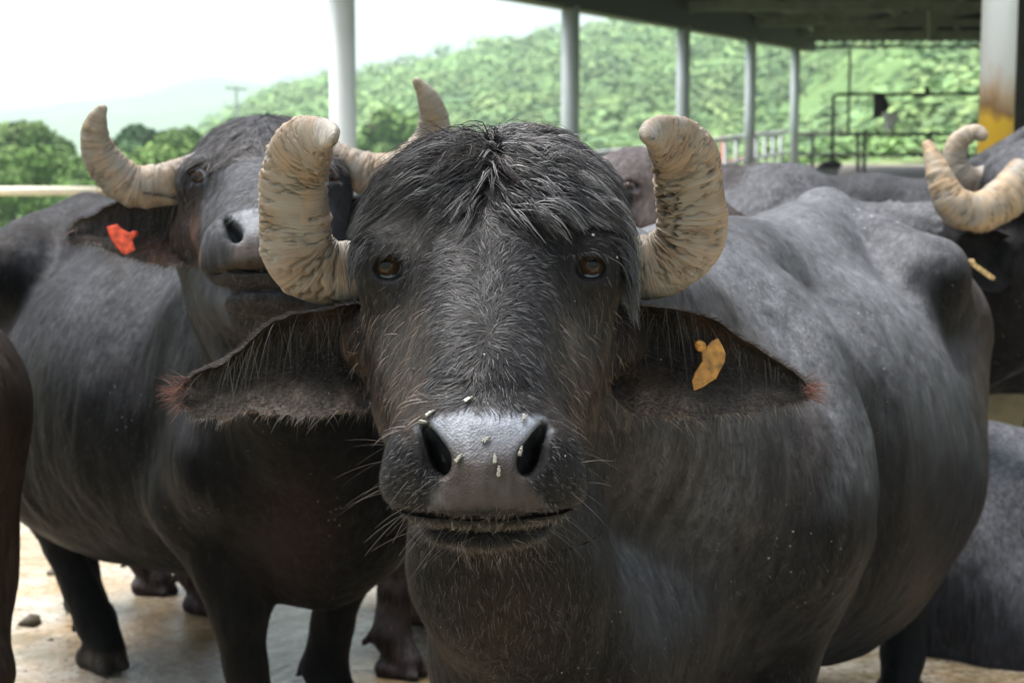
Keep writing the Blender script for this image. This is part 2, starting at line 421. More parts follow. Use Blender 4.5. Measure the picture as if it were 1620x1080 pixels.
# ------------------------------------------------------------------ buffalo: generic body in its own frame
def frame(origin, ang, scale=1.0):
    """ang: heading, radians from -Y (towards the camera), positive turns towards +X. local x forward, y the animal's left, z up"""
    u = np.array([math.sin(ang), -math.cos(ang), 0]); l = np.array([-u[1], u[0], 0]); o = np.asarray(origin, float)
    return lambda x, y, z: o + scale * (u * x + l * y + np.array([0, 0, z]))
def body_prims(L, s=1.0, feet=None, belly=0.0, wide=1.0, lie=False, tail=True):
    """L local->world; feet = dict of hoof positions (world) for fl fr hl hr"""
    p = []
    e = lambda x, y, z, r, k=.08: p.append(('le', (x, y, z), r, k))
    W = wide
    R = np.stack([L(1, 0, 0) - L(0, 0, 0), L(0, 1, 0) - L(0, 0, 0), L(0, 0, 1) - L(0, 0, 0)], 1); R = R / np.linalg.norm(R, axis=0)
    E = lambda x, y, z, r, k=.08: p.append(ell(L(x, y, z), np.array(r) * s, k * s, R))
    C = lambda a, b, ra, rb, k=.06: p.append(cone(L(*a), L(*b), ra * s, rb * s, k * s))
    E(.02, 0, .80 - belly * .4, (.68, .37 * W, .40 + belly * .5))
    E(.48, 0, .84, (.34, .275 * W, .40))
    E(-.58, 0, .93, (.36, .29 * W, .30))
    C((.58, 0, 1.17), (.25, 0, 1.14), .10, .11, .1); C((.25, 0, 1.14), (-.25, 0, 1.14), .11, .12, .1)
    C((-.25, 0, 1.14), (-.5, 0, 1.19), .12, .075, .1); C((-.5, 0, 1.19), (-.86, 0, 1.08), .075, .06, .1)
    for y in (1, -1):
        C((-.42, y * .25 * W, 1.10), (-.5, y * .14 * W, 1.15), .07, .08, .08)
        C((-.42, y * .25 * W, 1.10), (-.86, y * .12, .98), .07, .075, .12)
        C((-.62, y * .19 * W, .95), (-.42, y * .25 * W, .64), .19, .12, .08)
        C((-.72, y * .17 * W, .92), (-.66, y * .2 * W, .62), .15, .13, .08)
        C((.52, y * .16, 1.02), (.66, y * .22 * W, .76), .13, .12, .1)
        C((.66, y * .22 * W, .76), (.46, y * .2 * W, .62), .12, .10, .08)
    C((.72, 0, .72), (.6, 0, .56), .16, .14, .12)
    # udder / belly line
    C((.5, 0, .56), (-.4, 0, .58), .14, .13, .12)
    # tail
    if tail: C((-.88, 0, 1.08), (-.97, 0, .9), .04, .025, .04); C((-.97, 0, .9), (-.99, 0, .45), .025, .018, .02)
    if lie: return p
    feet = feet or {}
    dn = dict(hl=(-.66, .18), hr=(-.66, -.18), fl=(.47, .17), fr=(.47, -.17))
    for key, (x, y) in dn.items():
        t = np.asarray(feet.get(key, L(x, y, 0)), float)
        fw = R[:, 0]
        if key[0] == 'h':
            a = L(-.66, y * 1.08 * W, .66); hk = L(-.80, y, .46) * .5 + (t - fw * .12 * s + np.array([0, 0, .46 * s])) * .5
            hk[2] = .46 * s
            p.append(cone(a, hk, .125 * s, .062 * s, .06 * s))
            fk = t + np.array([0, 0, .125 * s]) - fw * .03 * s
            p.append(cone(hk, hk * .55 + fk * .45, .06 * s, .046 * s, .02)); p.append(cone(hk * .55 + fk * .45, fk, .046 * s, .055 * s, .02))
        else:
            a = L(.46, y * 1.1 * W, .64); kn = a * .42 + (t + fw * .03 * s) * .58; kn[2] = .37 * s
            p.append(cone(a, kn, .11 * s, .066 * s, .06 * s))
            fk = t + np.array([0, 0, .125 * s]) - fw * .02 * s
            p.append(cone(kn, kn * .5 + fk * .5, .064 * s, .05 * s, .02)); p.append(cone(kn * .5 + fk * .5, fk, .05 * s, .056 * s, .02))
        lf = R[:, 1]
        p.append(cone(fk, t + fw * .035 * s + np.array([0, 0, .05 * s]), .052 * s, .05 * s, .02))
        for q in (-1, 1):
            p.append(cone(t + lf * q * .032 * s + np.array([0, 0, .034 * s]) - fw * .02 * s, t + fw * .075 * s + lf * q * .026 * s + np.array([0, 0, .022 * s]), .034 * s, .021 * s, .008))
            p.append(cone(fk - fw * .04 * s + lf * q * .025 * s, fk - fw * .08 * s + lf * q * .03 * s - np.array([0, 0, .035 * s]), .02 * s, .008 * s, .012))
    return p

def mid(y):   # centre line of the main buffalo's face in photo pixels
    return 776 - 10 * smooth01(y, 430, 730)
def head_prims():
    """main buffalo's head, in world metres at its real place"""
    p = []
    p.append(ell(P(779, 352, 2.09), (.150, .145, .108), .05))
    p.append(ell(P(776, 425, 2.025), (.128, .135, .105), .05))
    p.append(cone(P(776, 455, 1.985), P(768, 640, 1.745), .102, .070, .05))
    for s in (-1, 1):
        X = lambda px, y: mid(y) + s * px
        p.append(cone(P(X(108, 425), 430, 1.995), P(X(140, 440), 440, 1.995), .052, .052, .045))       # orbit
        p.append(cone(P(X(120, 395), 385, 1.99), P(X(170, 395), 400, 2.0), .028, .030, .035))    # brow
        p.append(cone(P(X(112, 520), 520, 2.03), P(X(57, 700), 700, 1.765), .060, .052, .05))    # cheek
        p.append(cone(P(X(78, 610), 610, 2.15), P(X(34, 795), 795, 1.85), .086, .044, .05))       # jaw
        p.append(cone(P(X(136, 545), 545, 2.10), P(X(64, 700), 690, 1.98), .05, .040, .05))
        p.append(ell(P(X(100, 715), 722, 1.69), (.034, .045, .042), .04))                        # nostril wing
        p.append(ell(P(X(92, 775), 768, 1.70), (.045, .045, .034), .03))                         # upper lip side
    p.append(ell(P(766, 735, 1.705), (.086, .088, .062), .03))
    p.append(ell(P(766, 668, 1.70), (.055, .05, .022), .03))
    p.append(ell(P(767, 774, 1.70), (.080, .080, .026), .02))
    p.append(ell(P(768, 830, 1.765), (.072, .080, .019), .012))
    p.append(ell(P(776, 640, 2.17), (.13, .16, .12), .06))
    # mouth line
    p.append(cut(ell(P(768, 811, 1.66), (.094, .072, .0030), .008)))
    # nostrils
    for s in (-1, 1):
        X = lambda px: 766 + s * px
        path = [(102, 674, .0035), (95, 686, .0062), (87, 700, .0080), (79, 715, .0098), (74, 728, .0098), (71, 740, .0060)]
        for (xa, ya, ra) in path:
            p.append(cut(cone(P(X(xa), ya, 1.585), P(X(xa - 12), ya + 4, 1.70), ra * .98, ra, .009)))
        for (xa, ya, ra), (xb, yb, rb) in zip(path[:-1], path[1:]):
            p.append(cut(cone(P(X(xa), ya, 1.64), P(X(xb), yb, 1.64), ra, rb, .006)))
        p.append(cut(cone(P(X(100), 695, 1.615), P(X(86), 735, 1.615), .010, .010, .022)))
    return p
EYES = ((614, 424), (935, 423))
def eye_prims():
    p = []
    for s, (ex, ey) in zip((-1, 1), EYES):
        p.append(ell(P(ex, ey, 1.957), (.030, .0275, .0265), .034))
        for dy, rr, dd in ((-20, .0050, 1.930), (-35, .0042, 1.935), (-48, .0038, 1.945)):          # heavy upper lid and the folds above it
            pts = [P(ex + s * a, ey + dy + b, dd + c_) for a, b, c_ in ((-42, 26, .014), (-28, 11, .004), (-13, 1, 0), (4, -2, 0), (20, 1, .008), (36, 11, .024))]
            for a, b in zip(pts[:-1], pts[1:]): p.append(cone(a, b, rr, rr, .010))
        pts = [P(ex + s * a, ey + 22 + b, 1.935 + c_) for a, b, c_ in ((-40, -8, .010), (-22, 0, .002), (2, 1, 0), (20, -7, .010), (32, -16, .022))]
        for a, b in zip(pts[:-1], pts[1:]): p.append(cone(a, b, .0048, .0048, .012))
        for r0, dy in ((.0035, 40), (.003, 54)):                                                     # loose folds under the eye
            pts = [P(ex + s * a, ey + dy + b, 1.944 + c_) for a, b, c_ in ((-44, -14, .012), (-22, 0, .004), (2, 3, .004), (22, -5, .014))]
            for a, b in zip(pts[:-1], pts[1:]): p.append(cone(a, b, r0, r0, .012))
    for s, (ex, ey) in zip((-1, 1), EYES):
        sl = math.radians(-9) * s; Rr = np.array([[math.cos(sl), 0, -math.sin(sl)], [0, 1, 0], [math.sin(sl), 0, math.cos(sl)]])
        p.append(cut(ell(P(ex, ey + 2, 1.92), (.0188, .034, .0142), .004, Rr)))
        p.append(cut(cone(P(ex - s * 36, ey + 12, 1.928), P(ex - s * 8, ey + 4, 1.928), .0015, .009, .005)))
    return p

def ear_mesh(top, bot, cup, thick=.007, nu=56, nv=22, seed=0, ragged=.002, back=(0, 1, 0), curl=.0):
    """top/bot: lists of (px,py,d) along the upper and lower rim, root to tip; a cupped leaf"""
    T = catmull([P(*q) for q in top], nu); B = catmull([P(*q) for q in bot], nu); back = np.array(back, float)
    u = np.linspace(0, 1, nu)[:, None, None]; v = np.linspace(0, 1, nv)[None, :, None]
    S = T[:, None] * (1 - v) + B[:, None] * v
    cp = np.interp(u[..., 0], np.linspace(0, 1, len(cup)), cup)[..., None]
    S = S + back * cp * (np.sin(np.pi * v ** .55) ** .9)
    S = S + back * 0.006 * fbm(np.concatenate([u * 7 + 0 * v, v * 4 + 0 * u, 0 * u + 0 * v + seed], -1), seed)[..., None]
    S[:, 0] += np.array([0, 0, 1]) * ragged * fbm(np.stack([np.arange(nu) * .17, np.zeros(nu), np.zeros(nu)], 1), seed + 5)[:, None]
    S[:, -1] += np.array([0, 0, 1]) * ragged * 1.5 * fbm(np.stack([np.arange(nu) * .20, np.zeros(nu), np.zeros(nu)], 1), seed + 9)[:, None]
    du = np.gradient(S, axis=0); dv = np.gradient(S, axis=1); N = np.cross(du, dv); N /= np.maximum(np.linalg.norm(N, axis=2, keepdims=True), 1e-9)
    N = np.where((N * back).sum(2, keepdims=True) < 0, -N, N)
    th = thick * np.sqrt(np.clip(1 - (2 * v - 1) ** 6, 0, 1)) * np.sqrt(np.clip(1.0 - u ** 8, 0.02, 1)) * (1.6 - .6 * u)
    front = S; rear = S + N * th
    ring = np.concatenate([front, rear[:, ::-1]], 1); m = 2 * nv
    V = ring.reshape(-1, 3)
    i = np.arange(nu - 1)[:, None]; j = np.arange(m)[None]
    f = np.stack([i * m + j, i * m + (j + 1) % m, (i + 1) * m + (j + 1) % m, (i + 1) * m + j], -1).reshape(-1, 4)
    n = vnormals(V, f)
    cen = V.reshape(nu, m, 3).mean(1)
    if ((V.reshape(nu, m, 3)[:, nv // 2] - rear[:, nv // 2]) * n.reshape(nu, m, 3)[:, nv // 2]).sum() < 0:
        f = f[:, ::-1]; n = -n
    return (V, f, n), S

def horn_mesh(ctrl, nr=150, ns=40, seed=0, flat=.82, flat_dir=(0, 1, 0), base_col=(.190, .140, .096), crack=1.0, front=1.0):
    """ctrl: (px,py,d,radius px)"""
    pts = catmull([P(a, b, c) for a, b, c, r in ctrl], nr)
    rad = np.maximum(catmull([[r * c / F, 0, 0] for a, b, c, r in ctrl], nr)[:, 0], .001)
    seg = np.linalg.norm(np.diff(pts, axis=0), axis=1); s = np.concatenate([[0], np.cumsum(seg)]); Ltot = s[-1]
    un = np.interp(np.linspace(0, Ltot, nr), s, np.arange(nr))
    pts = np.stack([np.interp(un, np.arange(nr), pts[:, k]) for k in range(3)], 1); rad = np.interp(un, np.arange(nr), rad)
    s = np.linspace(0, Ltot, nr)
    endr = rad[-1] * 1.0
    rem = Ltot - s; cap = np.clip(rem / max(endr, .004), 0, 1); rad = rad * np.sqrt(np.clip(1 - (1 - cap) ** 2, 0.0004, 1))
    t = np.gradient(pts, axis=0); t /= np.linalg.norm(t, axis=1, keepdims=True)
    fd = np.array(flat_dir, float)
    y = fd - t * (t @ fd)[:, None]; y /= np.linalg.norm(y, axis=1, keepdims=True); x = np.cross(y, t)
    a = np.linspace(0, 2 * np.pi, ns, endpoint=False)
    ca, sa = np.cos(a)[None, :, None], np.sin(a)[None, :, None]
    hv = np.stack([np.broadcast_to(s[:, None], (nr, ns)), np.broadcast_to(np.cos(a) * .06, (nr, ns)), np.broadcast_to(np.sin(a) * .06, (nr, ns))], -1)
    ridge = fbm(hv * np.array([95, 14, 14]) + seed * 7.3, seed, 3)
    lump = fbm(hv * np.array([18, 14, 14]) + seed * 3.1, seed + 3, 2)
    cr = np.abs(vnoise(hv * np.array([58, 13, 13]) + .45 * fbm(hv * np.array([150, 70, 70]), seed, 2)[..., None] + seed * 5.7, seed + 11)); mask = smooth01(fbm(hv * np.array([16, 26, 26]) + seed, seed + 17, 2), -.02, .30)
    groove = (1 - smooth01(cr, 0.02, .12)) * mask * crack
    rgk = np.random.default_rng(seed + 400); A2 = a[None, :]; S2 = s[:, None]
    for _ in range(int(46 * crack)):                                  # long ragged fissures running round the horn
        s0 = Ltot * rgk.uniform(.10, .80); a0 = -np.pi / 2 + rgk.normal(0, .85); ln_ = rgk.uniform(.22, .85); wd = rgk.uniform(.0010, .0024)
        da = (A2 - a0 + np.pi) % (2 * np.pi) - np.pi
        wv = .0035 * np.sin(da * rgk.uniform(3, 7) + rgk.uniform(0, 6)) + .0018 * np.sin(da * rgk.uniform(11, 19) + rgk.uniform(0, 6)) + rgk.normal(0, .007) * da
        win = np.clip(1 - (da / ln_) ** 2, 0, 1)
        groove = np.maximum(groove, np.exp(-((S2 - s0 - wv) / (wd * (.35 + .65 * win))) ** 2) * np.sqrt(win) * rgk.uniform(.5, 1.0))
    flake = smooth01(cr, .10, .16) * (1 - smooth01(cr, .16, .42)) * mask * crack
    fade = smooth01(rem, 0.02, .12)[:, None]
    dr = (ridge * .0016 + lump * .0022 - groove * .0085 * fade + flake * .0016 * fade + np.abs(ridge) * .0014 * fade) * np.clip(rad / .03, 0.1, 1)[:, None]
    rr = rad[:, None] + dr
    yc = np.where((y[:, 1] < 0)[:, None], -1.0, 1.0)[..., None] * sa           # + is the far side, - the near side
    fl = np.where(yc < 0, flat * front, flat)
    V = pts[:, None] + rr[..., None] * (x[:, None] * ca + y[:, None] * sa * fl)
    m = ns; i = np.arange(nr - 1)[:, None]; j = np.arange(m)[None]
    f = np.stack([i * m + j, i * m + (j + 1) % m, (i + 1) * m + (j + 1) % m, (i + 1) * m + j], -1).reshape(-1, 4)
    V = V.reshape(-1, 3); n = vnormals(V, f)
    if (n * (V - np.repeat(pts, ns, 0))).sum() < 0: f = f[:, ::-1]; n = -n
    bc = np.array(base_col)
    tone = 1 + .18 * lump + .14 * ridge - .86 * groove + .10 * flake
    band = smooth01(s / Ltot, .82, 1.0)[:, None] * .25
    col = bc * np.clip(tone - band * 0, .1, 1.4)[..., None]
    gb = smooth01(fbm(hv * np.array([9, 22, 22]) + seed * 2, seed + 23, 3), .0, .5)[..., None] * .55
    col = col * (1 - gb) + np.array([.19, .18, .155]) * np.clip(tone, .1, 1.3)[..., None] * gb
    root = (1 - smooth01(s, 0.0, .13))[:, None, None]
    col = col * (1 - .42 * root) + np.array([.02, .02, .018]) * root * (groove[..., None] < .3)
    return V, f, col.reshape(-1, 3), hv.reshape(-1, 3)

# ------------------------------------------------------------------ hair strands as tapered three-sided tubes
def strands(paths, r0, col, tipw=.15):
    """paths (n,m,3), r0 (n,), col (n,3)"""
    n, m, _ = paths.shape
    t = np.gradient(paths, axis=1); t /= np.maximum(np.linalg.norm(t, axis=2, keepdims=True), 1e-9)
    ref = np.broadcast_to(np.array([.3, -.2, .93]), t.shape)
    x = np.cross(t, ref); x /= np.maximum(np.linalg.norm(x, axis=2, keepdims=True), 1e-6); y = np.cross(t, x)
    prof = np.linspace(1, tipw, m) ** .8
    V = []
    for a in (0, 2.094, 4.189):
        V.append(paths + (x * math.cos(a) + y * math.sin(a)) * (r0[:, None] * prof)[..., None])
    V = np.stack(V, 2).reshape(-1, 3)
    i = (np.arange(n) * m * 3)[:, None, None]; j = (np.arange(m - 1) * 3)[None, :, None]; k = np.arange(3)[None, None]
    k2 = (k + 1) % 3
    f = np.stack([i + j + k, i + j + k2, i + j + 3 + k2, i + j + 3 + k], -1).reshape(-1, 4)
    return V, f, np.repeat(col, m * 3, 0)
def ribbons(paths, r0, col, tipw=.15, nrm=None):
    """thin flat hairs for short coats"""
    n, m, _ = paths.shape
    t = np.gradient(paths, axis=1); t /= np.maximum(np.linalg.norm(t, axis=2, keepdims=True), 1e-9)
    ref = np.broadcast_to(np.array([0, -1.0, .3]), t.shape) if nrm is None else np.broadcast_to(nrm[:, None], t.shape)
    x = np.cross(t, ref); x /= np.maximum(np.linalg.norm(x, axis=2, keepdims=True), 1e-6)
    w_ = (r0[:, None] * np.linspace(1, tipw, m) ** .8)[..., None] * 1.2
    V = np.stack([paths - x * w_, paths + x * w_], 2).reshape(-1, 3)
    i = (np.arange(n) * m * 2)[:, None]; j = (np.arange(m - 1) * 2)[None]
    f = np.stack([i + j, i + j + 1, i + j + 3, i + j + 2], -1).reshape(-1, 4)
    return V, f, np.repeat(col, m * 2, 0)
def tangent(d, n):
    d = d - n * (d * n).sum(-1, keepdims=True)
    return d / np.maximum(np.linalg.norm(d, axis=-1, keepdims=True), 1e-9)
def sample_faces(v, f, nrm, wgt, count, rg):
    """random points on quads with weight per vertex"""
    a = v[f[:, 0]]; ar = np.linalg.norm(np.cross(v[f[:, 2]] - a, v[f[:, 3]] - v[f[:, 1]]), axis=1) * .5
    wf = ar * wgt[f].mean(1); wf = wf / wf.sum()
    k = rg.choice(len(f), count, p=wf); u = rg.random((count, 2, 1))
    q = f[k]
    lerp = lambda A: (A[q[:, 0]] * (1 - u[:, 0]) + A[q[:, 1]] * u[:, 0]) * (1 - u[:, 1]) + (A[q[:, 3]] * (1 - u[:, 0]) + A[q[:, 2]] * u[:, 0]) * u[:, 1]
    p = lerp(v); nn = lerp(nrm); nn /= np.maximum(np.linalg.norm(nn, axis=1, keepdims=True), 1e-9)
    return p, nn
def flow_dir(p, ctrl):
    """image-plane hair direction interpolated from (px,py,dx,dy) samples; returns world vectors"""
    ctrl = np.asarray(ctrl, float); px, py = pix(p)
    w_ = 1 / (((px[:, None] - ctrl[:, 0]) ** 2 + (py[:, None] - ctrl[:, 1]) ** 2) + 150.0) ** 1.6
    d = (w_[:, :, None] * ctrl[None, :, 2:4]).sum(1); d /= np.maximum(np.linalg.norm(d, axis=1, keepdims=True), 1e-6)
    return np.stack([d[:, 0], np.zeros(len(d)), -d[:, 1]], 1)
def short_fur(p, n, dirs, length, r, col, lift=.35, m=3, rg=rng, jitter=.25):
    fld = np.stack([vnoise(p * 55 + 7 * k, 200 + k) for k in range(3)], 1) * 1.1 + np.stack([vnoise(p * 140 + 3 * k, 210 + k) for k in range(3)], 1) * .7
    d = tangent(dirs + fld * jitter * 1.9 + rg.normal(0, jitter * .55, dirs.shape), n)
    L = length[:, None]
    if m == 3:
        pts = np.stack([p - n * .0008, p + d * L * .5 + n * L * lift * .5, p + d * L + n * L * lift * .55], 1)
    else:
        s = np.linspace(0, 1, m)
        pts = np.stack([p - n * .0008 + d * L * q + n * L * lift * (q * (1.7 - q)) for q in s], 1)
    return ribbons(pts, r, col, nrm=n)
#PART2
# ================================================================== the setting
def ground_z(x, d):
    r = smooth01(x - .304 * (d - 11.1), -9, -1)
    up = .030 * np.maximum(0, d - 9); up = np.where(d > 60, .030 * 51 + 0 * d, up)
    dn = -.045 * np.clip(d - 15, 0, 130)
    return r * up + (1 - r) * dn
def ground_mat():
    m, t, b = newmat('grass_field'); co = objco(t)
    c = ramp(t, noise(t, co, .6, 8, .7), [(.3, (.10, .155, .05)), (.5, (.145, .205, .07)), (.7, (.20, .25, .10))])
    t.links.new(c, b.inputs['Base Color']); b.inputs['Roughness'].default_value = .9
    t.links.new(bump(t, noise(t, co, 14, 5), .8, .05), b.inputs['Normal']); return m
def yard_mat():
    m, t, b = newmat('wet_yard'); co = objco(t)
    big = noise(t, co, 1.7, 6, .6, .4); fine = noise(t, co, 38, 6, .7)
    c = ramp(t, fine, [(.28, (.13, .105, .075)), (.44, (.34, .295, .225)), (.62, (.50, .465, .39))])
    mud = ramp(t, big, [(.42, g3(0)), (.56, g3(1))])
    c = mixc(t, mud, c, ramp(t, fine, [(.3, (.20, .135, .07)), (.7, (.52, .38, .22))]))
    vo = t.nodes.new('ShaderNodeTexVoronoi'); vo.inputs['Scale'].default_value = 26; t.links.new(co, vo.inputs['Vector'])
    film = noise(t, mapping(t, co, (1, 1.6, 1)), 3.1, 6, .65, .8)
    c = mixc(t, ramp(t, film, [(.50, g3(0)), (.62, g3(.75))]), c, (.20, .15, .06))
    dots = ramp(t, vo.outputs['Distance'], [(.10, g3(1)), (.22, g3(0))])
    c = mixc(t, dots, c, (.11, .085, .06))
    t.links.new(c, b.inputs['Base Color'])
    t.links.new(ramp(t, noise(t, co, 2.6, 5, .6), [(.38, g3(.55)), (.46, g3(.20)), (.56, g3(.06))]), b.inputs['Roughness'])
    t.links.new(bump(t, fine, .55, .008, bump(t, noise(t, co, 7, 4), .5, .03)), b.inputs['Normal']); return m
def grid(xs, ds, zf):
    X, Y = np.meshgrid(xs, ds, indexing='ij'); Z = zf(X, Y); n, m = X.shape
    v = np.stack([X, Y, Z], -1).reshape(-1, 3); i = np.arange(n - 1)[:, None]; j = np.arange(m - 1)[None]
    f = np.stack([i * m + j, (i + 1) * m + j, (i + 1) * m + j + 1, i * m + j + 1], -1).reshape(-1, 4)
    return v, f
xs = np.concatenate([-np.geomspace(60, 3500, 26)[::-1], np.linspace(-55, 80, 91), np.geomspace(90, 3500, 24)])
ds = np.concatenate([-np.geomspace(8, 400, 8)[::-1], np.linspace(-5, 75, 101), np.geomspace(80, 4500, 40)])
v, f = grid(xs, ds, lambda x, d: ground_z(x, d) - .03 + .10 * smooth01(d, 15, 22) * fbm(np.stack([x * .25, d * .25, 0 * x], -1), 3))
tag(link('ground', make_mesh('ground', v, f), ground_mat()), kind='structure')
v, f = grid(np.linspace(-7, 9, 161), np.linspace(-3, 13.5, 166), lambda x, d: ground_z(x, d) + .006 + .010 * fbm(np.stack([x * 2.2, d * 2.2, 0 * x], -1), 5) + .004 * fbm(np.stack([x * 11, d * 11, 0 * x], -1), 8))
tag(link('yard_paving', make_mesh('yard_paving', v, f), yard_mat()), kind='structure')

rg = np.random.default_rng(23); V = []; ff = []; off = 0
import bmesh as _bm
b_ = _bm.new(); _bm.ops.create_icosphere(b_, subdivisions=1, radius=1); iv = np.array([q.co[:] for q in b_.verts]); iff = np.array([[l.index for l in q.verts] for q in b_.faces]); b_.free()
for k in range(170):
    x_, d_ = rg.uniform(-3.2, 2.8), rg.uniform(3.9, 8.5); r_ = rg.gamma(2.2, .007) + .004
    V.append(iv * np.array([r_ * rg.uniform(.8, 1.8), r_ * rg.uniform(.8, 1.6), r_ * .55]) * (1 + .3 * rg.normal(size=(len(iv), 1))) + np.array([x_, d_, .010 + r_ * .2])); ff.append(iff + off); off += len(iv)
tag(link('dung_clods', make_mesh('dung_clods', np.concatenate(V), np.concatenate(ff)), simple_mat('dung', (.055, .042, .022), .7)), 'small dark dung clods and stones scattered on the wet yard', 'dung', kind='stuff')

# --- hills
RX = [-400, 120, 300, 340, 400, 480, 570, 650, 750, 850, 920, 990, 1100, 1260, 1450, 1700, 2300]
RY = [300, 285, 235, 200, 163, 138, 119, 106, 84, 63, 55, 40, 24, 2, -14, -25, -10]
def hill_z(x, d):
    px = 810 + F * x / np.maximum(d, 1); yr = np.interp(px, RX, RY)
    zr = 1.42 + (230 - yr) / F * 410
    zr = zr + 1.2 * fbm(np.stack([x * .02, d * .02, 0 * x], -1), 21, 4)
    t = np.clip((d - 75) / 335, 0, 1.0); prof = t ** 1.15 * (1 - .25 * np.sin(t * 3.14159) * 0)
    back = 1 - .55 * smooth01(d, 415, 700)
    base = ground_z(x, np.minimum(d, 145))
    return base * (1 - prof) + zr * prof * back - .25 * (1 - smooth01(d, 75, 95))
ang = np.linspace(-.62, .80, 150); dd = np.concatenate([np.linspace(75, 430, 90), np.linspace(440, 760, 20)])
Aa, Dd = np.meshgrid(ang, dd, indexing='ij'); X = Aa * Dd
v = np.stack([X, Dd, hill_z(X, Dd)], -1).reshape(-1, 3); n_, m_ = Aa.shape
i = np.arange(n_ - 1)[:, None]; j = np.arange(m_ - 1)[None]
f = np.stack([i * m_ + j, (i + 1) * m_ + j, (i + 1) * m_ + j + 1, i * m_ + j + 1], -1).reshape(-1, 4)
def hill_mat(name, cols, s):
    m, t, b = newmat(name); co = objco(t)
    t.links.new(ramp(t, noise(t, co, s, 8, .7), [(.32, cols[0]), (.5, cols[1]), (.68, cols[2])]), b.inputs['Base Color'])
    b.inputs['Roughness'].default_value = .95; b.inputs['Specular IOR Level'].default_value = .1
    t.links.new(bump(t, noise(t, co, s * 6, 6), .8, 1.0), b.inputs['Normal']); return m
tag(link('hill', make_mesh('hill', v, f), hill_mat('hill_grass', [(.085, .155, .055), (.12, .20, .07), (.165, .24, .085)], .09)), kind='structure')
FX = [-900, -300, -60, 60, 200, 300, 350, 400, 470, 560, 700, 1100]
FY = [215, 205, 188, 178, 160, 143, 139, 145, 158, 172, 190, 210]
def far_z(x, d):
    px = 810 + F * x / d; zr = 1.42 + (230 - np.interp(px, FX, FY)) / F * 1900
    return (zr + 9 * fbm(np.stack([x * .006, d * .006, 0 * x], -1), 31, 4) * smooth01(d, 1250, 1700)) * smooth01(d, 1150, 1900) * (1 - .5 * smooth01(d, 1900, 2600)) - 8 * (1 - smooth01(d, 1150, 1300))
ang = np.linspace(-.75, .2, 140); dd = np.linspace(1150, 2600, 60)
Aa, Dd = np.meshgrid(ang, dd, indexing='ij'); X = Aa * Dd
v = np.stack([X, Dd, far_z(X, Dd)], -1).reshape(-1, 3); n_, m_ = Aa.shape
i = np.arange(n_ - 1)[:, None]; j = np.arange(m_ - 1)[None]
f = np.stack([i * m_ + j, (i + 1) * m_ + j, (i + 1) * m_ + j + 1, i * m_ + j + 1], -1).reshape(-1, 4)
tag(link('far_hill', make_mesh('far_hill', v, f), hill_mat('far_hill_green', [(.07, .11, .04), (.10, .15, .05), (.14, .19, .07)], .012)), kind='structure')

# --- the wooded hillside: far trees that read as one mass
def ico():
    import bmesh
    bm = bmesh.new(); bmesh.ops.create_icosphere(bm, subdivisions=2, radius=1)
    v = np.array([x.co[:] for x in bm.verts]); f = np.array([[l.index for l in q.verts] for q in bm.faces]); bm.free(); return v, f
IV, IF = ico()
def leaf_mat(name, spec=.2):
    m, t, b = newmat(name); at = t.nodes.new('ShaderNodeAttribute'); at.attribute_name = 'Col'; co = objco(t)
    c = mixc(t, 1.0, at.outputs['Color'], ramp(t, noise(t, co, 1.3, 5, .7), [(.3, g3(.7)), (.7, g3(1.3))]), 'MULTIPLY')
    t.links.new(c, b.inputs['Base Color']); b.inputs['Roughness'].default_value = .75; b.inputs['Specular IOR Level'].default_value = spec
    return m
M['leaf'] = leaf_mat('foliage')
NC = 4700; rg = np.random.default_rng(11)
pxs = rg.uniform(-150, 1800, NC); dds = 80 + 335 * rg.random(NC) ** 1.15
x = (pxs - 810) / F * dds
clump = fbm(np.stack([x * .03, dds * .03, 0 * x], 1), 41, 3)
keep = clump > rg.uniform(-1.3, .0, NC); x, dds, clump = x[keep], dds[keep], clump[keep]; NC = len(x)
rad = rg.uniform(.8, 2.9, NC) * (.75 + dds / 700)
zz = hill_z(x, dds)
NB = 650; db_ = rg.uniform(40, 95, NB); xb = (rg.uniform(900, 1750, NB) - 810) / F * db_          # low scrub on the flat below the hill
x = np.concatenate([x, xb]); dds = np.concatenate([dds, db_]); rad = np.concatenate([rad, rg.uniform(.25, .8, NB)]); zz = np.concatenate([zz, ground_z(xb, db_)]); NC += NB
cen = np.stack([x, dds, zz + rad * .25], 1)
shape = np.stack([rad * rg.uniform(.8, 1.4, NC), rad * rg.uniform(.9, 1.3, NC), rad * rg.uniform(.6, 1.1, NC)], 1)
NQ = 38
u = rg.normal(size=(NC, NQ, 3)); u /= np.linalg.norm(u, axis=2, keepdims=True); u[..., 2] = np.abs(u[..., 2]) * .9 - .1
c = cen[:, None] + u * shape[:, None] * (.55 + .5 * rg.random((NC, NQ, 1))) * (1 + .35 * vnoise(u * 1.8 + cen[:, None], 5)[..., None])
s_ = rad[:, None, None] * rg.uniform(.09, .22, (NC, NQ, 1))
a_ = rg.normal(size=(NC, NQ, 3)); a_ /= np.linalg.norm(a_, axis=2, keepdims=True); b_ = np.cross(a_, u * .6 + np.array([0, 0, .7])); b_ /= np.linalg.norm(b_, axis=2, keepdims=True) + 1e-9
a_ = np.cross(b_, u * .6 + np.array([0, 0, .7])); a_ /= np.linalg.norm(a_, axis=2, keepdims=True) + 1e-9
a_ = a_ * s_; b_ = b_ * s_
V = np.stack([c - a_ - b_ * .4, c + a_ * .2 - b_, c + a_ + b_ * .3, c - a_ * .1 + b_], 2).reshape(-1, 3)
palette = np.array([(.115, .195, .075), (.13, .22, .08), (.155, .245, .085), (.18, .265, .095), (.09, .165, .07)])
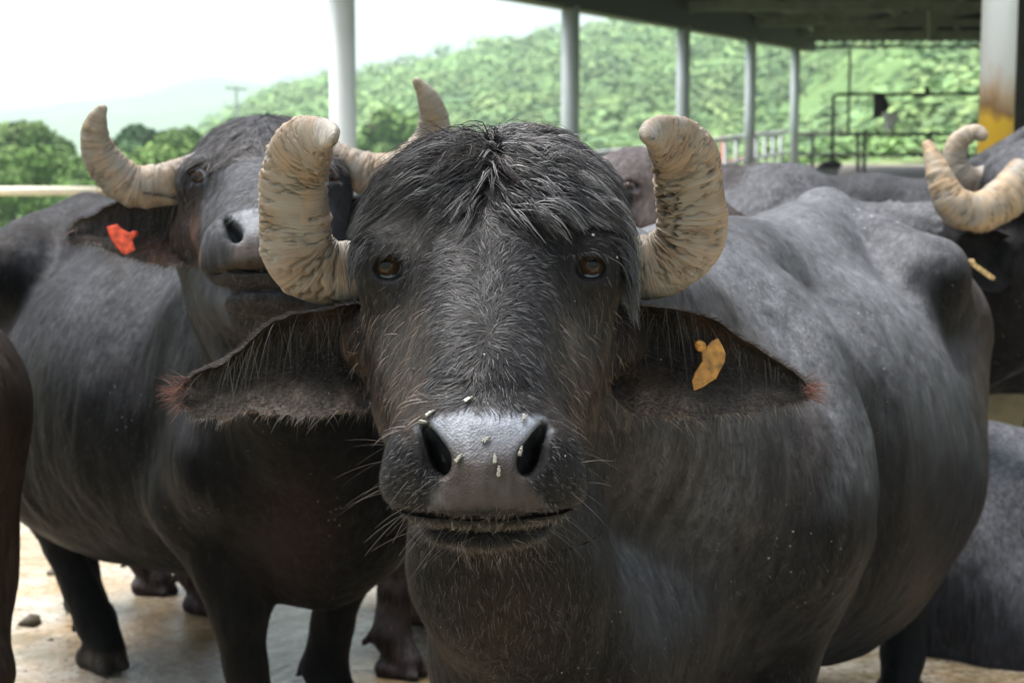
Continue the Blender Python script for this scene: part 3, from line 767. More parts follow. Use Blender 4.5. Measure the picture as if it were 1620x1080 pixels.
col = palette[rg.choice(5, NC, p=[.22, .28, .25, .15, .10])] * rg.uniform(.8, 1.2, (NC, 1)) * (1 + .55 * pfbm(np.stack([x * .022, dds * .022, 0 * x], 1), 47, 3))[:, None]
col = col * 1.18
colq = (col[:, None] * rg.uniform(.82, 1.18, (NC, NQ, 1))).reshape(-1, 3)
o = link('hillside_trees', make_mesh('hillside_trees', V, np.arange(len(V)).reshape(-1, 4), col=np.repeat(colq, 4, 0), smooth=False), M['leaf'])
tag(o, 'scattered green trees and scrub covering the hillside behind the shed', 'trees', kind='stuff')

# --- trees beyond the left rail
M['bark'] = simple_mat('bark', (.11, .085, .06), .9, bumpd=.02, bscale=20)
def tree(name, label, px, d, top_y, width_px, col, seed, group=None, n=5200, lobes=9):
    rg = np.random.default_rng(seed); x = (px - 810) / F * d; gz = float(ground_z(np.array(x), np.array(d)))
    topz = 1.42 + (230 - top_y) / F * d; W = width_px / F * d / 2; H = topz - gz
    root = empty(name, (x, d, gz), label, 'tree', group)
    t = MB(); ht = H * .62
    pts = [np.array([x, d, gz - .3]) + np.array([.12 * H * .2 * math.sin(k * 1.3 + seed), 0, ht * k / 4]) for k in range(5)]
    t.tube(pts, np.linspace(.045, .018, 5) * H, 8)
    for k in range(5):
        a = rg.uniform(0, 6.28); b = pts[2 + k % 3]; e = b + np.array([math.cos(a) * W * .7, math.sin(a) * W * .7, H * .25])
        t.tube([b, b * .5 + e * .5 + np.array([0, 0, H * .05]), e], [.018 * H, .012 * H, .006 * H], 6)
    t.build('trunk', M['bark'], root, smooth=True)
    lc = np.stack([rg.uniform(-.7, .7, lobes) * W, rg.uniform(-.7, .7, lobes) * W, H * rg.uniform(.30, .80, lobes)], 1)
    lc[0] = (0, 0, H * .78); lr = rg.uniform(.28, .5, lobes) * W; lr = np.minimum(lr, (H - lc[:, 2]) * .98)
    k = rg.choice(lobes, n, p=lr ** 2 / (lr ** 2).sum()); u = rg.normal(size=(n, 3)); u /= np.linalg.norm(u, axis=1, keepdims=True)
    rr = rg.random(n) ** .33
    c = lc[k] + u * (lr[k] * (.55 + .55 * rr) * (1 + .3 * vnoise(u * 2.3 + lc[k], seed)))[:, None] * np.array([1, 1, .85])
    s = H * rg.uniform(.016, .034, n)[:, None]
    a = rg.normal(size=(n, 3)); a /= np.linalg.norm(a, axis=1, keepdims=True); b = np.cross(a, u); b /= np.linalg.norm(b, axis=1, keepdims=True) + 1e-9
    a = a * s; b = b * s
    Vv = np.stack([c - a - b * .4, c + a * .2 - b, c + a + b * .3, c - a * .1 + b], 1).reshape(-1, 3)
    ff = np.arange(n * 4).reshape(-1, 4)
    tone = (np.array(col) * rg.uniform(.6, 1.35, (n, 1)))
    link('crown', make_mesh('crown', Vv, ff, col=np.repeat(tone, 4, 0), smooth=False), M['leaf'], root)
    return root
TG = 'trees beyond the left rail'
for a in [
    ('leafy_tree', 'broad pale green tree at the far left edge beyond the rail', 22, 70, 180, 150, (.10, .165, .045), 1, TG),
    ('leafy_tree', 'small upright tree with gaps between the left edge and the dark tree', 92, 78, 187, 62, (.09, .16, .045), 2, TG),
    ('leafy_tree', 'dark rounded tree just right of the horn tip on the left', 218, 82, 184, 130, (.045, .105, .035), 3, TG),
    ('leafy_tree', 'light green bushy tree beside the left buffalo forehead', 283, 66, 190, 130, (.115, .20, .055), 4, TG),
    ('leafy_tree', 'low light green tree below the dark tree, behind the horn', 250, 58, 222, 170, (.125, .215, .05), 5, TG),
    ('leafy_tree', 'low shrubby tree behind the rail at far left', 60, 52, 226, 190, (.115, .205, .05), 6, TG),
    ('leafy_tree', 'low yellow green tree half hidden by the left horn', 150, 55, 232, 140, (.13, .22, .055), 7, TG),
    ('leafy_tree', 'pale tree between the left buffalo head and the near post', 395, 90, 178, 120, (.10, .17, .05), 8, TG),
    ('leafy_tree', 'green tree right of the near grey post', 620, 95, 160, 150, (.11, .20, .05), 9, TG)]:
    tree(*a)

# --- utility pole far left
M['grey_wood'] = simple_mat('grey_wood', (.35, .36, .37), .8)
up = empty('utility_pole', G(373, 170, -5), 'thin pale utility pole with a crossarm against the hazy hill', 'utility pole')
mb = MB(); mb.tube([P(374, 260, 170), P(374, 136, 170)], [.16, .12], 8); mb.build('pole', M['grey_wood'], up)
mb = MB(); mb.bar(P(356, 139, 169.8), P(391, 142, 169.8), .18, .25); mb.build('crossarm', M['grey_wood'], up)

# --- the shed on the right
LX, LD, SL = -1.131, 11.1, .304
def line1(d, off=0.0): return np.array([LX + SL * (d - LD) + off, d])
def eave(d): return 2.78 + .034 * (d - 16.8)
M['post'] = simple_mat('painted_steel_post', (.86, .90, .92), .45, var=.06, scale=3)
M['post_shaded'] = simple_mat('shaded_steel_post', (.46, .50, .52), .5, var=.12, scale=3)  # same posts, shade under the eave painted in as darker grey
M['dark_steel'] = simple_mat('dark_steel', (.025, .024, .021), .7)
M['olive_steel'] = simple_mat('olive_purlin', (.17, .165, .13), .7)
M['roof'] = simple_mat('roof_underside', (.022, .020, .017), .8)
M['galv'] = simple_mat('galvanised_pipe', (.34, .36, .37), .45, metal=.2, var=.2, scale=8)
M['rail_dark'] = simple_mat('weathered_grey_rail', (.13, .135, .13), .6)
M['rail_light'] = simple_mat('pale_grey_rail', (.55, .58, .59), .5)
M['red'] = simple_mat('red_paint', (.42, .07, .04), .55, var=.3)
def post_mat():
    m, t, b = newmat('yellow_foot_post'); co = objco(t)
    sp = t.nodes.new('ShaderNodeSeparateXYZ'); t.links.new(co, sp.inputs[0])
    ad = t.nodes.new('ShaderNodeMath'); ad.operation = 'MULTIPLY_ADD'; ad.inputs[1].default_value = .55
    t.links.new(noise(t, mapping(t, co, (5, 5, 1.6)), 1.0, 4), ad.inputs[0]); t.links.new(sp.outputs['Z'], ad.inputs[2])
    mr = t.nodes.new('ShaderNodeMapRange'); mr.inputs['From Min'].default_value = 1.0; mr.inputs['From Max'].default_value = 2.4
    t.links.new(ad.outputs[0], mr.inputs['Value'])
    c = ramp(t, mr.outputs[0], [(.0, (.60, .36, .02)), (.60, (.62, .38, .02)), (.64, (.20, .11, .04)), (.70, (.40, .29, .19)), (.78, (.55, .56, .56)), (1, (.60, .62, .63))])
    t.links.new(c, b.inputs['Base Color']); b.inputs['Roughness'].default_value = .5; return m
shed = empty('cattle_shed', (*line1(11.1), 0), 'open cattle shed with grey round posts and a dark low roof', 'shed')
PD = [11.1, 16.75, 22.4, 28.05, 33.7]
for d in PD:
    x, y = line1(d); mb = MB(); r = .088 * (1 if d < 12 else 1.04)
    mb.tube([(x, y, float(ground_z(np.array(x), np.array(d))) - .1), (x, y, eave(d) + .02)], [r, r], 28); mb.build('post', M['post'] if d < 12 else M['post_shaded'], shed, smooth=True)
for d, w_, mt in ((8.8, .092, None), (14.4, .09, M['dark_steel'])):
    x = (1569 - 810) / F * 8.8 if mt is None else (1606 - 810) / F * 14.4
    mb = MB(); mb.tube([(x, d, float(ground_z(np.array(x), np.array(d))) - .1), (x, d, 4.2)], [w_, w_], 28)
    o = mb.build('post', mt or post_mat(), shed, smooth=True)
    if mt is None: o['label'] = 'white post with yellow painted foot and rust stain'
D0, D1 = 9.0, 36.5
a0, a1 = line1(D0), line1(D1)
mb = MB(); mb.bar((*a0, eave(D0) + .22), (*a1, eave(D1) + .22), .12, .44); mb.build('eave_beam', M['dark_steel'], shed)
mb = MB(); mb.bar((a0[0] - .14, a0[1], eave(D0) + .05), (a1[0] - .14, a1[1], eave(D1) + .05), .10, .10); mb.build('eave_flange', M['olive_steel'], shed)
RW = 15.0; RS = .17                      # roof width and rise
def roof_z(off, d): return eave(d) + .52 + RS * np.minimum(off, RW * .5) - RS * np.maximum(off - RW * .5, 0)
# corrugated roof sheets
no, nd_ = 260, 2
offs = np.linspace(-.5, RW, no); V = []
for d in (D0 - .5, D1 + .4):
    for q in offs:
        V.append((*line1(d, q), roof_z(q, d) + .02 * math.sin(q * 2 * math.pi / .2)))
f = np.array([[k, k + 1, no + k + 1, no + k] for k in range(no - 1)])
Vr = np.array(V); V2 = np.concatenate([Vr, Vr + np.array([0, 0, .03])]); f2 = np.concatenate([f, f[:, ::-1] + len(Vr)])
me = make_mesh('roof', V2 - np.array(shed.location), f2); link('roof', me, M['roof'], shed)
for q in np.arange(.6, RW, 1.35):
    mb = MB(); mb.bar((*line1(D0, q), roof_z(q, D0) - .10), (*line1(D1, q), roof_z(q, D1) - .10), .07, .14); mb.build('purlin', M['olive_steel'], shed)
for d in PD + [D1 - .6]:
    mb = MB(); z0 = eave(d) + .30
    mb.bar((*line1(d, .05), z0), (*line1(d, RW - .05), z0), .10, .12)
    mb.bar((*line1(d, .05), roof_z(.05, d) - .26), (*line1(d, RW * .5), roof_z(RW * .5, d) - .26), .09, .12)
    for k in range(1, 9):
        q = k * RW / 18; q2 = (k + .5 * (1 if k % 2 else -1)) * RW / 18
        mb.bar((*line1(d, q), z0), (*line1(d, q2), roof_z(q2, d) - .28), .05, .05)
    mb.build('truss', M['olive_steel'], shed)
# far end gable sheet with a scalloped lower edge and chord below it
no = 220; offs = np.linspace(.02, RW, no); V = []
for k, q in enumerate(offs):
    x, y = line1(D1, q); V.append((x, y + .02 * math.sin(q * 31), 3.66 + .035 * math.sin(q * 31) ** 2)); V.append((x, y, roof_z(q, D1) + .02))
f = np.array([[2 * k, 2 * k + 2, 2 * k + 3, 2 * k + 1] for k in range(no - 1)])
link('gable_sheet', make_mesh('gable_sheet', np.array(V) - np.array(shed.location), f), M['roof'], shed)
mb = MB(); mb.bar((*line1(D1 - .1, .02), 3.555), (*line1(D1 - .1, RW), 3.555), .06, .06)
for q in np.arange(.2, RW, .42):
    mb.bar((*line1(D1 - .1, q), 3.56), (*line1(D1 - .1, q + .18), 3.72), .03, .03)
mb.build('end_chord', M['dark_steel'], shed)
mb = MB(); mb.bar(P(1474, 0, 24), P(1476, 66, 24), .12, .12); mb.build('hanger', M['olive_steel'], shed)

# shed floor
uu = np.linspace(-.4, 15, 40); dd = np.linspace(13.4, 37.5, 60); U, Dg = np.meshgrid(uu, dd, indexing='ij'); Xg = LX + SL * (Dg - LD) + U
v = np.stack([Xg, Dg, ground_z(Xg, Dg) + .14], -1).reshape(-1, 3); n_, m_ = U.shape; i = np.arange(n_ - 1)[:, None]; j = np.arange(m_ - 1)[None]
f = np.stack([i * m_ + j, (i + 1) * m_ + j, (i + 1) * m_ + j + 1, i * m_ + j + 1], -1).reshape(-1, 4)
tag(link('shed_floor', make_mesh('shed_floor', v, f), simple_mat('shed_concrete', (.20, .175, .145), .8)), kind='structure')
# --- rails
def railtop(d): return 1.32 + .0245 * (d - 18.4)
rail = empty('pipe_railing', (*line1(18), 0), 'grey pipe railing with upright bars along the shed posts', 'railing')
for dz, r in ((0, .042), (-.41, .034), (-.78, .034)):
    mb = MB(); mb.tube([(*line1(14.5, -.14), railtop(14.5) + dz), (*line1(33.6, -.14), railtop(33.6) + dz)], [r, r], 8); mb.build('rail', M['rail_light'], rail, smooth=True)
for d in np.arange(15, 33.6, 1.05):
    mb = MB(); mb.tube([(*line1(d, -.14), railtop(d) - .95), (*line1(d, -.14), railtop(d))], [.036, .036], 8); mb.build('upright', M['rail_light'], rail, smooth=True)
rail2 = empty('pipe_railing', G(1400, 33.9, .8), 'grey pipe railing running across the far end of the shed', 'railing')
for y, r in ((212, .040), (245, .032), (282, .032)):
    mb = MB(); mb.tube([P(1256, y, 33.9), P(1640, y, 33.9)], [r, r], 8); mb.build('rail', M['rail_dark'], rail2, smooth=True)
for px in (1285, 1357, 1367, 1473, 1530, 1600):
    mb = MB(); mb.tube([P(px, 300, 33.9), P(px, 208, 33.9)], [.042, .042], 8); mb.build('upright', M['rail_dark'], rail2, smooth=True)
gate = empty('red_gate', (*line1(26.9, -.3), .4), 'red painted gate bars against the grey railing', 'gate')
for px in (1165, 1213):
    d = 11.1 * 1055 / (1600 - px); x, y = line1(d, -.24)
    mb = MB(); mb.tube([(x, y, railtop(d) - .95), (x, y, railtop(d) + .04)], [.045, .045], 8); mb.build('gate_post', M['red'], gate, smooth=True)
da, db = 11.1 * 1055 / (1600 - 1165), 11.1 * 1055 / (1600 - 1213)
for dz in (-.38, -.52, -.85):
    mb = MB(); mb.tube([(*line1(da, -.24), railtop(da) + dz), (*line1(db, -.24), railtop(db) + dz)], [.025, .025], 8); mb.build('gate_rail', M['red'], gate, smooth=True)
pipe = empty('water_pipe', P(1318, 260, 25), 'thin dark water pipe bent into an arch over the rails', 'pipe')
mb = MB(); mb.tube([P(1313, 300, 25), P(1317, 250, 25), P(1318, 156, 25), P(1321, 151, 25), P(1326, 149.5, 25), P(1650, 148, 25)], .026, 8); mb.build('pipe_run', M['dark_steel'], pipe, smooth=True)
mb = MB(); mb.tube([P(1345, 78, 25.2), P(1342, 215, 25.2)], .020, 8); mb.build('riser', M['dark_steel'], pipe, smooth=True)
mb = MB(); mb.tube([P(1467, 149, 25), P(1467, 139, 25)], [.035, .05], 8); mb.build('valve', M['dark_steel'], pipe, smooth=True)
def drape(name, label, cat, px, y0, y1, wpx, d, mat, taper=1.0):
    n, m = 14, 12; V = []
    for k in range(n):
        t = k / (n - 1); wd = wpx * (1 - (1 - taper) * t) * (.75 + .35 * math.sin(t * 2.6 + .3))
        for j in range(m):
            a = 2 * math.pi * j / m; rr = wd / 2 * (1 + .16 * math.sin(3 * a + t * 4))
            V.append(P(px + rr * math.cos(a) + 3 * math.sin(t * 3), y0 + (y1 - y0) * t, d + .05 * math.sin(a)))
    V = np.array(V); ff = [[k * m + j, k * m + (j + 1) % m, (k + 1) * m + (j + 1) % m, (k + 1) * m + j] for k in range(n - 1) for j in range(m)]
    c = V.mean(0); o = link(name, make_mesh(name, V - c, np.array(ff)), mat, loc=c); return tag(o, label, cat)
M['rag'] = simple_mat('dark_rag', (.05, .045, .05), .9); M['bag'] = simple_mat('pale_sack', (.88, .87, .84), .7)
drape('hanging_rag', 'dark rag hanging from the arched water pipe', 'rag', 1390, 150, 186, 22, 24.9, M['rag'])
drape('white_sack', 'crumpled white sack hanging below the dark rag', 'sack', 1406, 178, 207, 25, 24.8, M['bag'], .6)
tr = empty('water_trough', G(1296, 20, .2), 'grey metal trough on legs with dark lump on top, by the rails', 'trough')
mb = MB()
lo, hi = P(1270, 283, 20), P(1324, 266, 20)
o_ = [(lo[0], 19.8), (hi[0], 19.8), (hi[0], 20.3), (lo[0], 20.3)]
n4 = lambda zz, g: [(a + g * (1 if k in (0, 3) else -1), b + g * (1 if k < 2 else -1), zz) for k, (a, b) in enumerate(o_)]
mb.add(n4(lo[2], .05) + n4(hi[2], 0) + n4(hi[2], .03) + n4(lo[2] + .03, .07), [(3, 2, 1, 0), (0, 1, 5, 4), (1, 2, 6, 5), (2, 3, 7, 6), (3, 0, 4, 7), (4, 5, 9, 8), (5, 6, 10, 9), (6, 7, 11, 10), (7, 4, 8, 11), (8, 9, 13, 12), (9, 10, 14, 13), (10, 11, 15, 14), (11, 8, 12, 15), (12, 13, 14, 15)])
mb.build('basin', M['galv'], tr)
for a, b in n4(0, .08) and [(x[0], x[1]) for x in n4(0, .08)]:
    mb = MB(); mb.tube([(a, b, .1), (a, b, lo[2] + .01)], [.02, .02], 6); mb.build('leg', M['dark_steel'], tr)
v_ = IV * np.array([.13, .1, .07]) * (1 + .3 * vnoise(IV * 2.2, 6)[:, None])
c = P(1312, 263, 20); o = link('feed_bundle', make_mesh('feed_bundle', v_, IF), M['rag'], loc=c); tag(o, 'dark bundle lying on the grey trough', 'bundle')

mg = empty('feed_manger', (3.0, 7.9, 0), 'low dark olive feed manger behind the lying buffalo', 'manger')
M['manger'] = simple_mat('olive_concrete', (.085, .075, .035), .85, var=.4)  # dark olive base colour, uneven in tone
mb = MB(); mb.box((1.7, 7.75, -.05), (6.2, 7.9, .52)); mb.build('front_wall', M['manger'], mg)
mb = MB(); mb.box((1.7, 8.35, -.05), (6.2, 8.5, .75)); mb.build('back_wall', M['manger'], mg)
mb = MB(); mb.box((1.7, 7.9, .0), (6.2, 8.35, .22)); mb.build('floor', M['manger'], mg)

# --- pale rail at the far left
M['pale_rail'] = simple_mat('pale_painted_rail', (.62, .58, .46), .7, var=.15, bumpd=.004)
M['brown_rail'] = simple_mat('weathered_rail_post', (.30, .24, .17), .8)
lr = empty('yard_rail', G(60, 13.4, .0), 'pale cream rail on brown posts behind the left buffalo back', 'rail')
mb = MB(); mb.tube([P(-60, 303, 13.3), P(40, 302, 13.35), P(152, 302, 13.4)], [.034, .036, .034], 12); mb.build('rail', M['pale_rail'], lr, smooth=True)
mb = MB(); mb.tube([P(118, 303, 13.5), P(330, 309, 13.6)], [.03, .03], 10); mb.build('rail', M['brown_rail'], lr, smooth=True)
for px in (124, 146):
    p0 = P(px, 296, 13.46); mb = MB(); mb.tube([(p0[0], p0[1], -.1), p0], [.045, .04], 10); mb.build('post', M['brown_rail'], lr, smooth=True)

# --- little houses at the foot of the hill
M['pink'] = simple_mat('pale_pink_wall', (.62, .48, .46), .8); M['wroof'] = simple_mat('pale_roof', (.66, .62, .60), .7)
for px, y, d, wpx, lab in ((1337, 228, 130, 16, 'tiny pale pink house beyond the rails, left of the white sack'), (1413, 219, 150, 20, 'tiny pink roofed house beyond the rails, under the white sack'), (1521, 203, 120, 26, 'small white gabled hut beside the yellow footed post')):
    c = P(px, y, d); wd = wpx / F * d / 2; h = wd * .9
    hs = empty('farm_house', (c[0], d, c[2] - h), lab, 'house')
    mb = MB(); mb.box((c[0] - wd, d, c[2] - 2 * h), (c[0] + wd, d + 2 * wd, c[2])); mb.build('wall', M['pink'], hs)
    mb = MB(); e = wd * 1.15; mb.add([(c[0] - e, d - .1, c[2]), (c[0] + e, d - .1, c[2]), (c[0] + e, d + 2.1 * wd, c[2]), (c[0] - e, d + 2.1 * wd, c[2]), (c[0], d - .1, c[2] + h), (c[0], d + 2.1 * wd, c[2] + h)], [(0, 1, 4), (2, 3, 5), (1, 2, 5, 4), (3, 0, 4, 5), (3, 2, 1, 0)]); mb.build('roof', M['wroof'], hs)
    mb = MB(); mb.box((c[0] - wd * .3, d - .04, c[2] - h * 1.1), (c[0] + wd * .2, d - .004, c[2] - h * .3)); mb.build('window', M['dark_steel'], hs)

# --- air
hz = MB(); hz.box((-2400, -450, -12), (2400, 2750, 110))
m = bpy.data.materials.new('haze'); m.use_nodes = True; t = m.node_tree; t.nodes.clear()
o = t.nodes.new('ShaderNodeOutputMaterial'); pv = t.nodes.new('ShaderNodeVolumePrincipled')
pv.inputs['Color'].default_value = (.65, .76, .82, 1); pv.inputs['Density'].default_value = HAZE; pv.inputs['Anisotropy'].default_value = 0.0
t.links.new(pv.outputs[0], o.inputs['Volume'])
ho = hz.build('haze', m); tag(ho, 'thin pale haze over the valley and hills', 'haze', kind='stuff')
#PART3
# ================================================================== buffaloes
def order(pr): return [p for p in pr if p[6] > 0] + [p for p in pr if p[6] < 0]
def rotx(a): c, s = math.cos(a), math.sin(a); return np.array([[1, 0, 0], [0, c, -s], [0, s, c]])
def rotz(a): c, s = math.cos(a), math.sin(a); return np.array([[c, -s, 0], [s, c, 0], [0, 0, 1]])
OA = P(775, 425, 1.95)
def headT(o, Rm, s): return lambda p: np.asarray(o) + s * (Rm @ (np.asarray(p) - OA))
def eyeball(name, c, r, gaze, parent, up=(0, 0, 1), pupil=.55):
    g = np.asarray(gaze, float); g /= np.linalg.norm(g); x = np.cross(g, up); x /= np.linalg.norm(x); y = np.cross(x, g)
    nu, nv = 40, 28; V = []; C = []
    for k in range(nv + 1):
        th = math.pi * k / nv
        for j in range(nu):
            a = 2 * math.pi * j / nu
            bulge = 1 + .03 * math.exp(-(th / .45) ** 2)
            V.append(c + r * bulge * (g * math.cos(th) + math.sin(th) * (x * math.cos(a) + y * math.sin(a))))
            q = math.hypot(math.sin(th) * math.cos(a) / 1.35, math.sin(th) * math.sin(a))
            if math.sin(th) * math.sin(a) < -.54: C.append((.30, .31, .35))
            elif th < .80: C.append((.004, .004, .005) if q < .24 else (.060 - .030 * (th / .80), .022, .012))
            elif th < .88: C.append((.03, .028, .03))
            else: C.append((.42, .43, .47))
    f = np.array([[k * nu + j, k * nu + (j + 1) % nu, (k + 1) * nu + (j + 1) % nu, (k + 1) * nu + j] for k in range(nv) for j in range(nu)])
    o = link(name, make_mesh(name, np.array(V) - wloc(parent), f, col=np.array(C)), M['eye'], parent); return o
m, t, b = newmat('eye_wet'); at = t.nodes.new('ShaderNodeAttribute'); at.attribute_name = 'Col'; t.links.new(at.outputs['Color'], b.inputs['Base Color'])
b.inputs['Roughness'].default_value = .07; b.inputs['Specular IOR Level'].default_value = .25; M['eye'] = m

def hide_color(v, n, dust_sheen=1.0, tone=(.0046, .0046, .0048)):
    c = np.tile(np.array(tone), (len(v), 1))
    up = smooth01(n[:, 2], -.12, .80)                       # dusty back, with sky sheen painted onto up-facing hide
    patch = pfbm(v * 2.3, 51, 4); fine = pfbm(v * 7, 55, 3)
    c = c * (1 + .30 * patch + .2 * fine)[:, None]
    c += np.array([.110, .113, .122]) * (up * (.85 + .24 * patch + .12 * fine) * dust_sheen * smooth01(v[:, 2], .35, .95))[:, None]
    br = smooth01(pfbm(v * 1.7 + 9, 61, 4), .12, .6)
    c = c * (1 - .6 * br[:, None]) + np.array([.022, .016, .012]) * .6 * br[:, None]
    hoof = 1 - smooth01(v[:, 2], .055, .075)
    c = c * (1 - hoof[:, None]) + np.array([.036, .030, .026]) * hoof[:, None]
    return np.clip(c, .006, .5)

def make_buffalo(name, label, base, parts, colf, mat, group='water buffalo herd'):
    root = empty(name, base, label, 'buffalo', group)
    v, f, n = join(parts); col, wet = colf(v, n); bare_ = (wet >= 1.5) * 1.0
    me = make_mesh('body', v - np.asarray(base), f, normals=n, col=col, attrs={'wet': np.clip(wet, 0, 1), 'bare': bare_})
    o = link('body', me, mat, root)
    return root, (v, f, n, col)
def add_horn(root, ctrl, seed, **kw):
    V, f, c, hv = horn_mesh(ctrl, seed=seed, **kw)
    return link('horn', make_mesh('horn', V - wloc(root), f, col=c, attrs={'hv': hv}), M['horn'], root)
def add_hair(root, name, packs, mat=None):
    V, F_, C, off = [], [], [], 0
    for a, b, c in packs: V.append(a); F_.append(b + off); C.append(c); off += len(a)
    V = np.concatenate(V); o = link(name, make_mesh(name, V - wloc(root), np.concatenate(F_), col=np.concatenate(C)), mat or (M['hair'] if name == 'forelock' else M['fur']), root)
    o['kind'] = 'stuff'; return o
def ear_tag(root, poly, d, col, stud, seed=0, tilt=0.0, d_stud=None):
    mt = simple_mat('ear_tag_plastic_%d' % seed, col, .4, var=.6, scale=90, bumpd=.001, bscale=300)
    F0 = [P(x, y, d + tilt * (y - poly[0][1])) for x, y in poly]; n = len(F0)
    th = np.array([0, .003, 0]); c = np.mean(F0, 0)
    inner = [c + (p - c) * .86 + np.array([0, -.0012, 0]) for p in F0]
    V = inner + F0 + [p + th for p in F0]
    fc = [tuple(range(n))] + [(i, n + i, n + (i + 1) % n, (i + 1) % n) for i in range(n)] + [(n + i, 2 * n + i, 2 * n + (i + 1) % n, n + (i + 1) % n) for i in range(n)] + [tuple(range(3 * n - 1, 2 * n - 1, -1))]
    mb = MB(); mb.add(V, fc); o = mb.build('ear_tag', mt, root)
    mb = MB(); s = P(stud[0], stud[1], d); r = stud[2] / F * d
    mb.tube([s + np.array([0, .02, 0]), s + np.array([0, -.004, 0]), s + np.array([0, -.007, 0]), s + np.array([0, -.0065, 0]), s + np.array([0, -.002, 0])], [r * .8, r, r * .8, r * .45, r * .35], 14)
    so = mb.build('stud', mt, o, smooth=True)
    so.location = -np.array(o.location) * 0
    so.data.transform(Matrix.Translation(Vector(wloc(o) - wloc(o))))
    return o

# ---------------------------------------------------------------- the front buffalo
aA = math.asin(-.43); LA = frame((.545, 3.548, 0), aA)
RA = np.stack([LA(1, 0, 0) - LA(0, 0, 0), LA(0, 1, 0) - LA(0, 0, 0), (0, 0, 1)], 1)
prA = body_prims(LA, wide=1.04, belly=.08) + [ell(LA(-.26, .03, .66), (.52, .365, .40), .16, RA), ell(LA(.58, .24, .80), (.13, .09, .26), .08, RA), ell(LA(-.36, .03, .55), (.40, .27, .33), .12, RA), cone(LA(.15, 0, 1.20), LA(-.28, 0, 1.215), .035, .035, .07), cone(LA(-.28, 0, 1.215), LA(-.50, 0, 1.262), .035, .032, .06), cone(LA(-.50, 0, 1.262), LA(-.84, 0, 1.13), .032, .04, .07), cone(LA(-.40, .285, 1.135), LA(-.50, .27, 1.10), .048, .05, .06), cone(LA(-.50, 0, 1.25), LA(-.42, .27, 1.14), .03, .04, .07), cut(ell(LA(.33, .47, .78), (.10, .16, .42), .10, RA))]
prA += [cone(P(785, 430, 2.22), LA(.52, 0, 1.02), .125, .19, .10), cone(P(778, 640, 2.22), LA(.60, 0, .88), .125, .25, .10),
        cone(P(783, 790, 2.10), P(802, 890, 2.21), .085, .110, .10), cone(P(802, 890, 2.21), P(868, 1040, 2.40), .110, .150, .12), cone(P(868, 1040, 2.40), LA(.70, 0, .60), .15, .20, .12),
        cone(P(900, 640, 2.45), LA(.60, .17, .80), .10, .19, .12)]
headA = head_prims() + eye_prims()
for s, (a, b) in ((-1, ((640, 525), (588, 540))), (1, ((912, 525), (972, 540)))):
    headA.append(cone(P(*a, 2.13), P(*b, 2.12), .06, .042, .03))
allA = order(prA + headA)
hb_lo, hb_hi = np.array([-.235, 1.545, .90]), np.array([.185, 2.27, 1.50])
coarse = solid(allA, (-.6, 1.95, -.05), (1.4, 4.75, 1.5), .0105, skip=(hb_lo + .006, hb_hi - .006))
def reliefA(v):
    px, py = pix(v); nk = smooth01(px, 930, 990) * (1 - smooth01(px, 1230, 1290)) * smooth01(py, 560, 640) * (v[:, 1] < 3.1)
    out = np.clip(np.maximum(np.abs(v - (hb_lo + hb_hi) / 2) - (hb_hi - hb_lo) / 2, 0).max(1) / .12, 0, 1)      # fades in away from the head
    return out * (body_relief(0.0)(v) + nk * .0045 * fbm(v * np.array([26, 26, 2.2]), 97, 2))
coarse = hide_relief(coarse, reliefA)
fine = solid(allA, hb_lo, hb_hi, .0039)
earL, SL_ = ear_mesh([(598, 482, 2.13), (545, 487, 2.09), (480, 497, 2.085), (430, 512, 2.10), (388, 545, 2.12), (352, 569, 2.135), (310, 588, 2.15), (281, 612, 2.16)],
                     [(604, 600, 2.14), (584, 642, 2.09), (540, 656, 2.065), (480, 662, 2.06), (420, 652, 2.09), (365, 657, 2.115), (315, 655, 2.14), (284, 634, 2.16)],
                     [.05, .075, .07, .055, .035, .025, .012, .0], seed=3, ragged=.005)
earR, SR_ = ear_mesh([(968, 482, 2.13), (1020, 486, 2.09), (1075, 492, 2.085), (1122, 503, 2.09), (1172, 535, 2.11), (1220, 566, 2.13), (1258, 590, 2.15), (1277, 611, 2.165)],
                     [(960, 600, 2.14), (982, 640, 2.09), (1040, 660, 2.065), (1100, 663, 2.06), (1160, 655, 2.08), (1210, 646, 2.10), (1250, 637, 2.14), (1275, 624, 2.16)],
                     [.05, .075, .07, .055, .035, .025, .012, .0], seed=8, ragged=.002)
def inpoly(px, py, poly, soft=6):
    poly = np.asarray(poly, float); n = len(poly); ins = np.zeros(len(px), bool); dmin = np.full(len(px), 1e9)
    for i in range(n):
        a, b = poly[i], poly[(i + 1) % n]
        cr = ((a[1] > py) != (b[1] > py)) & (px < (b[0] - a[0]) * (py - a[1]) / (b[1] - a[1] + 1e-9) + a[0]); ins ^= cr
        ab = b - a; t = np.clip(((px - a[0]) * ab[0] + (py - a[1]) * ab[1]) / (ab @ ab), 0, 1)
        dmin = np.minimum(dmin, np.hypot(px - a[0] - t * ab[0], py - a[1] - t * ab[1]))
    sd = np.where(ins, dmin, -dmin); return smooth01(sd, -soft, soft)
NOSE = [(690, 660), (730, 650), (800, 649), (850, 660), (872, 680), (845, 705), (822, 745), (845, 775), (865, 803), (680, 803), (688, 775), (710, 745), (690, 705), (664, 680)]
